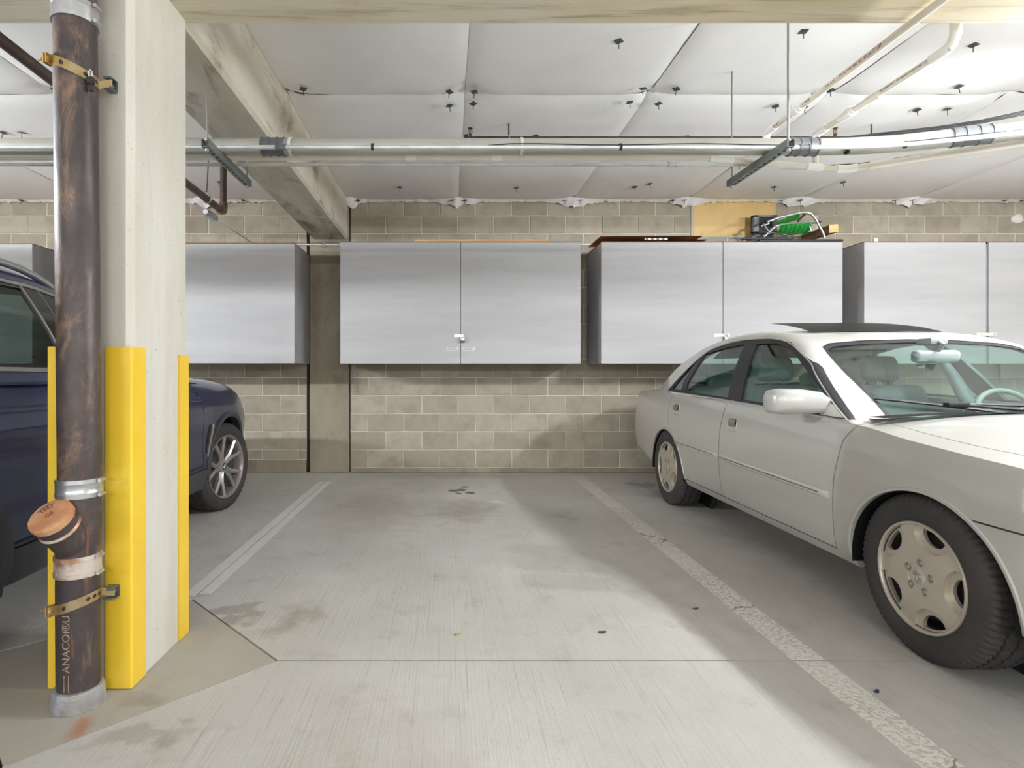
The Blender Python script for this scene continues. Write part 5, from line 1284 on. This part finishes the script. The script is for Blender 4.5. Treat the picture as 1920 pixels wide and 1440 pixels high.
# door mirrors
b = MB()
st = [(-0.775, 0.040, 0.060, 0.905), (-0.80, 0.052, 0.078, 0.94), (-0.86, 0.07, 0.110, 0.972), (-0.95, 0.082, 0.128, 0.977), (-1.04, 0.085, 0.132, 0.976), (-1.085, 0.074, 0.116, 0.974), (-1.10, 0.045, 0.08, 0.972)]
rings = []
for y, du, dz, zc_ in st:
    R_ = []
    for k in range(24):
        t = 2*PI*k/24; cx, cz_ = math.copysign(abs(math.cos(t))**0.62, math.cos(t)), math.copysign(abs(math.sin(t))**0.55, math.sin(t))
        R_.append(b.bm.verts.new((-0.66+(du*cx if cx > 0 else du*0.7*cx)-0.25*(abs(y)-0.78)*0.5, y, zc_+dz*0.5*cz_)))
    rings.append(R_)
for A, B_ in zip(rings, rings[1:]):
    for k in range(24): b.bm.faces.new((A[k], A[(k+1) % 24], B_[(k+1) % 24], B_[k]))
b.bm.faces.new(rings[0]); b.bm.faces.new(list(reversed(rings[-1]))); bmesh.ops.recalc_face_normals(b.bm, faces=b.bm.faces)
both_sides('door_mirror', b, M['silver'], sp['front_door'], 60)
b = MB(); vv = S.vcab(-0.6, 1.0)
b.prism([(-0.47, 0.908), (-0.64, 0.912), (-0.66, 0.985), (-0.575, 0.965)], 0, 0.012, lambda u, w, q: (u, -(S.vcab(u, w)-0.004+q), w)); both_sides('mirror_sail', b, M['silver'], sp['front_door'], 40)
# chrome line round the side windows
def rail(car, pts, r_, dv=0.004):
    P = []
    for u, w in pts:
        if car.Ht(u, car.vcab(u, w)) < w:      # keep the strip on the pillar's edge
            lo, hi = interp(car.belt, u)-0.02, w
            for _ in range(30):
                m_ = (lo+hi)/2
                if car.Ht(u, car.vcab(u, m_)) > m_: lo = m_
                else: hi = m_
            w = lo-0.004
        P.append((u, -(car.vcab(u, w)+dv), w))
    return MB().tube(P, r_, 6)
dl = DLO[3:]+[DLO[0]]
def resample(pts, n):
    L = [0]
    for a, c in zip(pts, pts[1:]): L.append(L[-1]+math.dist(a, c))
    o = []
    for k in range(n+1):
        d_ = L[-1]*k/n; i = max(j for j in range(len(L)-1) if L[j] <= d_+1e-9); t = (d_-L[i])/(L[i+1]-L[i]); o.append((pts[i][0]+(pts[i+1][0]-pts[i][0])*t, pts[i][1]+(pts[i+1][1]-pts[i][1])*t))
    for _ in range(4): o = [o[0]]+[((o[i-1][0]+2*o[i][0]+o[i+1][0])/4, (o[i-1][1]+2*o[i][1]+o[i+1][1])/4) for i in range(1, len(o)-1)]+[o[-1]]
    return o
both_sides('window_trim', rail(S, resample(dl, 60), 0.0042), M['chrome'], root)
# sunroof
def roof_z(u, v): return S.Ht(u, v)
b = MB(); b.grid(16, 16, lambda i, j: (-1.42-0.50*i, -0.42+0.84*j, roof_z(-1.42-0.50*i, -0.42+0.84*j)+0.006+0.060*i), thick=-0.010)
put('sunroof', b.mesh('sunroof', 40), M['sun_glass'], root)
b = MB(); b.grid(2, 16, lambda i, j: (-1.88-0.03*i, -0.40+0.80*j, roof_z(-1.9, -0.40+0.80*j)-0.004), thick=0.02); put('sunroof_seal', b.mesh('s', 20), M['black'], root)
b = MB(); b.grid(14, 12, lambda i, j: (-1.30-1.30*i, -0.52+1.04*j, roof_z(-1.30-1.30*i, -0.52+1.04*j)-0.055), thick=-0.006); put('headliner', b.mesh('h', 50), M['interior'], root)
# cowl, wipers
b = MB(); b.grid(6, 40, lambda i, j: (-0.475+0.10*i-0.10*(abs(2*j-1))**2*-0.55, -0.78+1.56*j, 0.936-0.022*(abs(2*j-1))**2-0.012*i*0+0.004), thick=-0.004); put('cowl_panel', b.mesh('c', 40), M['black'], root)
def wiper(y0, y1, u0, u1):
    zz = lambda u, y: S.Ht(u, y)+0.012
    p0, p1 = (u0, y0), (u1, y1); b = MB()
    b.tube([(p0[0]+(p1[0]-p0[0])*t, p0[1]+(p1[1]-p0[1])*t, zz(p0[0]+(p1[0]-p0[0])*t, p0[1]+(p1[1]-p0[1])*t)) for t in [k/12 for k in range(13)]], 0.0075, 6)
    m_ = ((p0[0]+p1[0])/2, (p0[1]+p1[1])/2); bl = put('wiper_blade', b.mesh('w', 40), M['black'], root)
    b = MB(); b.box(-0.02, 0.02, -0.05, 0.05, 0.0, 0.022, 0.006, 2, Matrix.Translation((m_[0], m_[1], zz(*m_)))); b.tube([(m_[0], m_[1], zz(*m_)+0.014), (m_[0]+0.05, m_[1]+0.25, zz(m_[0]+0.05, m_[1]+0.25)+0.012), (-0.40, min(0.62, m_[1]+0.50), 0.952)], 0.0065, 8); put('wiper_arm', b.mesh('a', 40), M['black'], root)
wiper(-0.64, 0.0, -0.575, -0.385); wiper(-0.24, 0.46, -0.50, -0.455)
# cabin
b = MB(); b.grid(12, 24, lambda i, j: (-0.42-0.42*i, -0.76+1.52*j, 0.905+0.018*math.sin(PI*i)-0.06*max(0, i-0.8)/0.2), thick=-0.02); put('dashboard', b.mesh('d', 50), M['interior'], root)
b = MB(); b.box(-0.86, -0.52, -0.74, 0.74, 0.45, 0.88, 0.04, 2); put('dash_body', b.mesh('d', 40), M['interior_dark'], root)
seat(root, -1.42, -0.38, 0.47, 'leather', 0.52); seat(root, -1.42, 0.38, 0.47, 'leather', 0.52)
b = MB(); b.box(-2.42, -1.95, -0.70, 0.70, 0.38, 0.56, 0.05, 3); b.box(-0.09, 0.07, -0.70, 0.70, 0, 0.52, 0.05, 3, Matrix.Translation((-2.42, 0, 0.52)) @ Matrix.Rotation(math.radians(-24), 4, 'Y')); rb = put('rear_bench', b.mesh('b', 50), M['leather'], root)
for y in (-0.40, 0.40):
    b = MB(); b.box(-0.05, 0.05, -0.14, 0.14, 0.52, 0.66, 0.045, 3, Matrix.Translation((-2.42, y, 0.52)) @ Matrix.Rotation(math.radians(-24), 4, 'Y')); put('headrest', b.mesh('h', 60), M['leather'], rb)
b = MB(); b.box(-2.98, -2.62, -0.68, 0.68, 0.965, 0.985, 0.004); put('parcel_shelf', b.mesh('p', 30), M['interior_dark'], root)
b = MB(); b.box(-2.95, -0.5, -0.73, 0.73, 0.335, 0.35); put('cabin_floor', b.mesh('p', 0), M['interior_dark'], root)
mt = Matrix.Translation((-0.98, 0.42, 0.85)) @ Matrix.Rotation(math.radians(68), 4, 'Y')
b = MB(); b.tube([mt @ Vector((0.185*math.cos(t), 0.185*math.sin(t), 0)) for t in [2*PI*k/40 for k in range(40)]], 0.0145, 10, closed=True)
for t in (0.0, 2.2, -2.2): b.tube([mt @ Vector((0.03*math.cos(t), 0.03*math.sin(t), -0.02)), mt @ Vector((0.18*math.cos(t), 0.18*math.sin(t), 0))], 0.014, 8)
b.sphere(mt @ Vector((0, 0, -0.02)), 0.06, 16); put('steering_wheel', b.mesh('s', 60), M['interior'], root)
b = MB(); b.box(-0.03, 0.03, -0.125, 0.125, -0.036, 0.036, 0.022, 3, Matrix.Translation((-0.98, 0, 1.215)) @ Matrix.Rotation(math.radians(8), 4, 'Y')); b.tube([(-0.97, 0, 1.24), (-0.93, 0, 1.285), (-0.96, 0, 1.30)], 0.014, 8); b.box(-0.06, 0.05, -0.05, 0.05, -0.02, 0.02, 0.012, 2, Matrix.Translation((-1.0, 0, 1.30))); put('rearview_mirror', b.mesh('r', 60), M['interior'], root)
both_sides('pillar_trim', MB().tube([(-1.60, -0.75, 0.90), (-1.66, -0.69, 1.1), (-1.70, -0.61, 1.26)], [0.045, 0.035, 0.025], 8), M['interior'], root, 60)
build_wheels(root, dict(kind='sedan', R=0.324, rim=0.212, width=0.208, dish=0.004, track=0.79, rim_mat='alloy', pos=[(0, -1, 0.0, 0.0), (-2.645, -1, 0, 0.55), (0, 1, 0, 0.3), (-2.645, 1, 0, 0.1)]))
setback(root)
# ------------------------------ dark blue SUV
suv = Car(ends=(0.84, -3.87),
    W=[(-3.87, 0.70), (-3.8, 0.80), (-3.6, 0.885), (-3.2, 0.935), (-2.6, 0.945), (-0.6, 0.945), (0.1, 0.94), (0.4, 0.915), (0.62, 0.86), (0.75, 0.77), (0.84, 0.62)],
    S=[(-3.87, 1.02), (-3.7, 1.10), (-3.3, 1.12), (-2.2, 1.11), (-1.0, 1.095), (-0.5, 1.075), (0.0, 1.045), (0.35, 0.99), (0.6, 0.90), (0.75, 0.80), (0.84, 0.70)],
    T=[(-3.87, 1.06), (-3.7, 1.14), (-3.3, 1.15), (-2.2, 1.13), (-1.0, 1.13), (-0.5, 1.135), (0.0, 1.11), (0.35, 1.06), (0.6, 0.97), (0.75, 0.87), (0.84, 0.74)],
    wb=[(-3.87, 0.45), (-3.6, 0.36), (-2.9, 0.28), (-2.4, 0.27), (-0.4, 0.27), (0.2, 0.24), (0.6, 0.26), (0.84, 0.32)],
    side=[(0, 0.05), (0.08, 0.022), (0.25, 0.008), (0.42, 0.014), (0.6, 0.004), (0.72, 0.0), (0.84, 0.022), (0.93, 0.040), (1.0, 0.075)],
    R=[(-4.0, 0.85), (-3.85, 1.05), (-3.7, 1.28), (-3.55, 1.50), (-3.4, 1.585), (-2.8, 1.63), (-2.3, 1.655), (-1.95, 1.645), (-1.65, 1.59), (-1.15, 1.33), (-0.70, 1.10), (-0.55, 1.02)],
    belt=[(-3.9, 1.13), (-3.0, 1.125), (-2.0, 1.12), (-1.0, 1.105), (-0.3, 1.09)],
    B=[(-3.9, 0.82), (-3.5, 0.87), (-3.0, 0.895), (-2.0, 0.902), (-0.8, 0.895), (-0.3, 0.87)],
    tum=(0.42, 0.36), bulge=0.13, crown=0.05, mid=-2.3, fillet=3, soft=3, topk=0.75, lean=lambda w: 0.855-0.42*(w-1.10)-0.36*(w-1.10)**2, cab_ends=(-0.52, -3.86))
ang = math.radians(91.4)
fx, fy = math.cos(ang), math.sin(ang)
bx, by = -2.745, 4.68      # front axle on the floor
U0 = 1.432
root = empty('car', (bx-fx*U0, by-fy*U0, 0), 'dark blue SUV parked nose to the wall behind the yellow-edged concrete column', 'car', rotz=ang)
AF, AR = (0.0, 0.36, 0.425, 0.425), (-2.864, 0.36, 0.425, 0.425)
FD2 = [(-0.70, 1.2), (-0.66, 1.05), (-0.58, 0.95), (-0.53, 0.82), (-0.525, 0.48), (-0.53, 0.33), (-1.90, 0.33), (-1.93, 0.75), (-1.92, 1.2)]
RD2 = [(-1.925, 1.2), (-1.935, 0.75), (-1.905, 0.33), (-2.42, 0.33), (-2.46, 0.48), (-2.62, 0.74), (-2.80, 0.86), (-2.95, 0.96), (-2.98, 1.2)]
HOOD2 = [(-0.80, -0.5), (-0.72, -0.77), (0.1, -0.80), (0.5, -0.70), (0.70, -0.5), (0.74, 0), (0.70, 0.5), (0.5, 0.70), (0.1, 0.80), (-0.72, 0.77), (-0.80, 0.5), (-0.82, 0)]
lamps2 = [('headlamp', pr_side([(0.50, 0.90), (0.9, 0.83), (0.9, 0.70), (0.60, 0.73), (0.52, 0.78)], 0.40, 1.2), M['lens'])]
tail2 = [('tail_lamp', pr_side([(-3.55, 1.05), (-3.58, 0.92), (-4.0, 0.90), (-4.0, 1.06)], 0.35, 1.2), M['red_lens'])]
CAV2 = [(-0.86, -0.78), (-0.86, 0.78), (-3.55, 0.78), (-3.55, -0.78)]
sp = body_parts(suv, root, M['blue'], [('front_door', FD2), ('rear_door', RD2)], HOOD2, None, [AF, AR], lamps2, tail2, CAV2)
DLO2 = [(-0.90, 1.125), (-3.30, 1.145), (-3.42, 1.25), (-3.22, 1.43), (-2.9, 1.515), (-2.2, 1.545), (-1.9, 1.54), (-1.7, 1.50), (-1.2, 1.27)]
FG2 = [(-1.02, 1.15), (-1.80, 1.152), (-1.80, 1.495), (-1.72, 1.475), (-1.25, 1.255)]
RG2 = [(-2.0, 1.152), (-2.82, 1.162), (-2.88, 1.30), (-2.80, 1.495), (-2.2, 1.52), (-2.0, 1.52)]
QG2 = [(-2.90, 1.165), (-3.25, 1.17), (-3.33, 1.26), (-3.18, 1.40), (-2.90, 1.47)]
WS2 = [(-0.78, 1.16), (-0.66, 1.45), (-0.60, 1.545), (-0.3, 1.575), (0, 1.58), (0.3, 1.575), (0.60, 1.545), (0.66, 1.45), (0.78, 1.16), (0, 1.12)]
RW2 = [(-0.70, 1.20), (-0.60, 1.45), (0, 1.48), (0.60, 1.45), (0.70, 1.20)]
greenhouse(suv, root, M['blue'], DLO2, [('side_window', FG2, M['glass']), ('side_window', RG2, M['glass_dark']), ('side_window', QG2, M['glass_dark'])], WS2, RW2, (-1.88, -0.5), (-4.0, -3.3), M['black_gloss'], (M['glass'], M['glass_dark']))
both_sides('window_trim', rail(suv, resample(DLO2[1:]+[DLO2[0]], 80), 0.0085), M['alu'], root)
both_sides('belt_trim', rail(suv, resample([DLO2[0], DLO2[1]], 30), 0.010, 0.006), M['alu'], root)
both_sides('pillar_trim', rail(suv, [(-2.0-0.0*t, 1.15+0.385*t/12) for t in range(13)], 0.007, -0.001), M['alu'], root)
both_sides('pillar_seam', rail(suv, [(-1.885, 1.15+0.385*t/12) for t in range(13)], 0.002, 0.0015), M['alu'], root)
# roof rails
b = MB(); pts = []
for k in range(40):
    u = -1.25-2.0*k/39; v = suv.vcab(u, 1.57)-0.03; pts.append((u-0.25, -v, suv.Ht(u-0.25, v)+0.012*min(1, 6*min(k, 39-k)/39+0.15)))
b.tube(pts, 0.019, 10); both_sides('roof_rail', b, M['alu'], root, 60)
# cladding: arches, sills
for A in (AF, AR):
    both_sides('arch_cladding', arch_ring(suv, A[0], A[1], 0.405, 0.450, -0.30, PI+0.22, 0.016), M['cladding'], root)
    both_sides('wheel_liner', liner(A[0], A[1], A[2]+0.002, A[3]+0.002, 0.585, 0.86), M['liner'], root)
both_sides('sill_cladding', surf_strip(suv, [(-0.44, 0.335), (-2.42, 0.335)], 0.15, 0.016, 50), M['cladding'], root)
both_sides('door_crease_trim', surf_strip(suv, [(-0.50, 0.432), (-2.44, 0.425)], 0.012, 0.017, 50), M['cladding'], root)
# fender vent
b = MB()
VS = -0.075
P = [(-0.285+VS, 0.735), (-0.262+VS, 0.715), (-0.30+VS, 0.62), (-0.385+VS, 0.49), (-0.395+VS, 0.515), (-0.335+VS, 0.62), (-0.305+VS, 0.70), (-0.318+VS, 0.735)]
b.prism(P, -0.004, 0.010, lambda u, w, q: (u, -(suv.vside(u, w)+q), w)); both_sides('fender_vent_trim', b, M['alu'], root)
b = MB(); b.prism([(x+VS, z) for x, z in [(-0.318, 0.73), (-0.305, 0.70), (-0.335, 0.62), (-0.388, 0.52), (-0.40, 0.55), (-0.365, 0.64), (-0.345, 0.72)]], -0.004, 0.005, lambda u, w, q: (u, -(suv.vside(u, w)+q), w)); both_sides('fender_vent', b, M['black'], root)
both_sides('character_line', surf_strip(suv, [(-0.55, 0.93), (-1.5, 0.955), (-2.9, 0.985)], 0.03, 0.006, 60), M['blue'], root)
for u in (-1.72, -2.72):
    b = MB(); v = suv.vside(u, 0.97); b.tube([(u-0.10, -v, 0.975), (u-0.085, -(v+0.035), 0.975), (u, -(v+0.042), 0.978), (u+0.085, -(v+0.035), 0.975), (u+0.10, -v, 0.975)], [0.012, 0.014, 0.014, 0.014, 0.012], 10); both_sides('door_handle', b, M['blue'], sp['front_door'] if u > -1.9 else sp['rear_door'], 60)
b = MB(); b.grid(14, 12, lambda i, j: (-1.85-1.55*i, -0.58+1.16*j, suv.Ht(-1.85-1.55*i, -0.58+1.16*j)-0.06), thick=-0.006); put('headliner', b.mesh('h', 50), M['interior_dark'], root)
# mirror
b = MB(); b.box(-0.10, 0.06, -0.11, 0.10, -0.075, 0.085, 0.05, 3, Matrix.Translation((-1.27, -1.00, 1.17))); b.box(-0.03, 0.03, -0.10, 0.10, -0.02, 0.02, 0.01, 2, Matrix.Translation((-1.26, -0.90, 1.10))); both_sides('door_mirror', b, M['blue'], sp['front_door'], 60)
# cabin
b = MB(); b.box(-1.2, -0.87, -0.76, 0.76, 0.5, 1.10, 0.05, 3); put('dashboard', b.mesh('d', 40), M['interior_dark'], root)
seat(root, -1.78, -0.38, 0.72, 'leather_brown', 0.52, True, 0.25, 0.60); seat(root, -1.78, 0.38, 0.72, 'leather_brown', 0.52, True, 0.25, 0.60)
b = MB(); b.box(-2.55, -2.05, -0.68, 0.68, 0.5, 0.74, 0.05, 3); b.box(-0.08, 0.08, -0.68, 0.68, 0, 0.55, 0.05, 3, Matrix.Translation((-2.56, 0, 0.70)) @ Matrix.Rotation(math.radians(-20), 4, 'Y')); put('rear_bench', b.mesh('b', 50), M['leather_brown'], root)
b = MB(); b.box(-3.5, -0.6, -0.77, 0.77, 0.335, 0.36); put('cabin_floor', b.mesh('p', 0), M['interior_dark'], root)
b = MB(); b.box(-0.02, 0.02, -0.115, 0.115, -0.034, 0.034, 0.014, 2, Matrix.Translation((-1.42, 0, 1.425))); b.tube([(-1.41, 0, 1.44), (-1.46, 0, 1.53)], 0.012, 8); put('rearview_mirror', b.mesh('r', 60), M['interior_dark'], root)
mt = Matrix.Translation((-1.34, 0.38, 1.06)) @ Matrix.Rotation(math.radians(66), 4, 'Y')
b = MB(); b.tube([mt @ Vector((0.18*math.cos(t), 0.18*math.sin(t), 0)) for t in [2*PI*k/36 for k in range(36)]], 0.016, 10, closed=True); b.sphere(mt @ Vector((0, 0, -0.02)), 0.07, 14)
for t in (0.0, 2.2, -2.2): b.tube([mt @ Vector((0.03*math.cos(t), 0.03*math.sin(t), -0.02)), mt @ Vector((0.18*math.cos(t), 0.18*math.sin(t), 0))], 0.014, 8)
put('steering_wheel', b.mesh('s', 60), M['interior_dark'], root)
build_wheels(root, dict(kind='suv', R=0.358, rim=0.256, width=0.245, dish=0.006, track=0.815, rim_mat='alloy_dark', pos=[(0, -1, math.radians(-11), 0.0), (-2.864, -1, 0, 0.4), (0, 1, math.radians(-6), 0.2), (-2.864, 1, 0, 0.1)]))
setback(root)
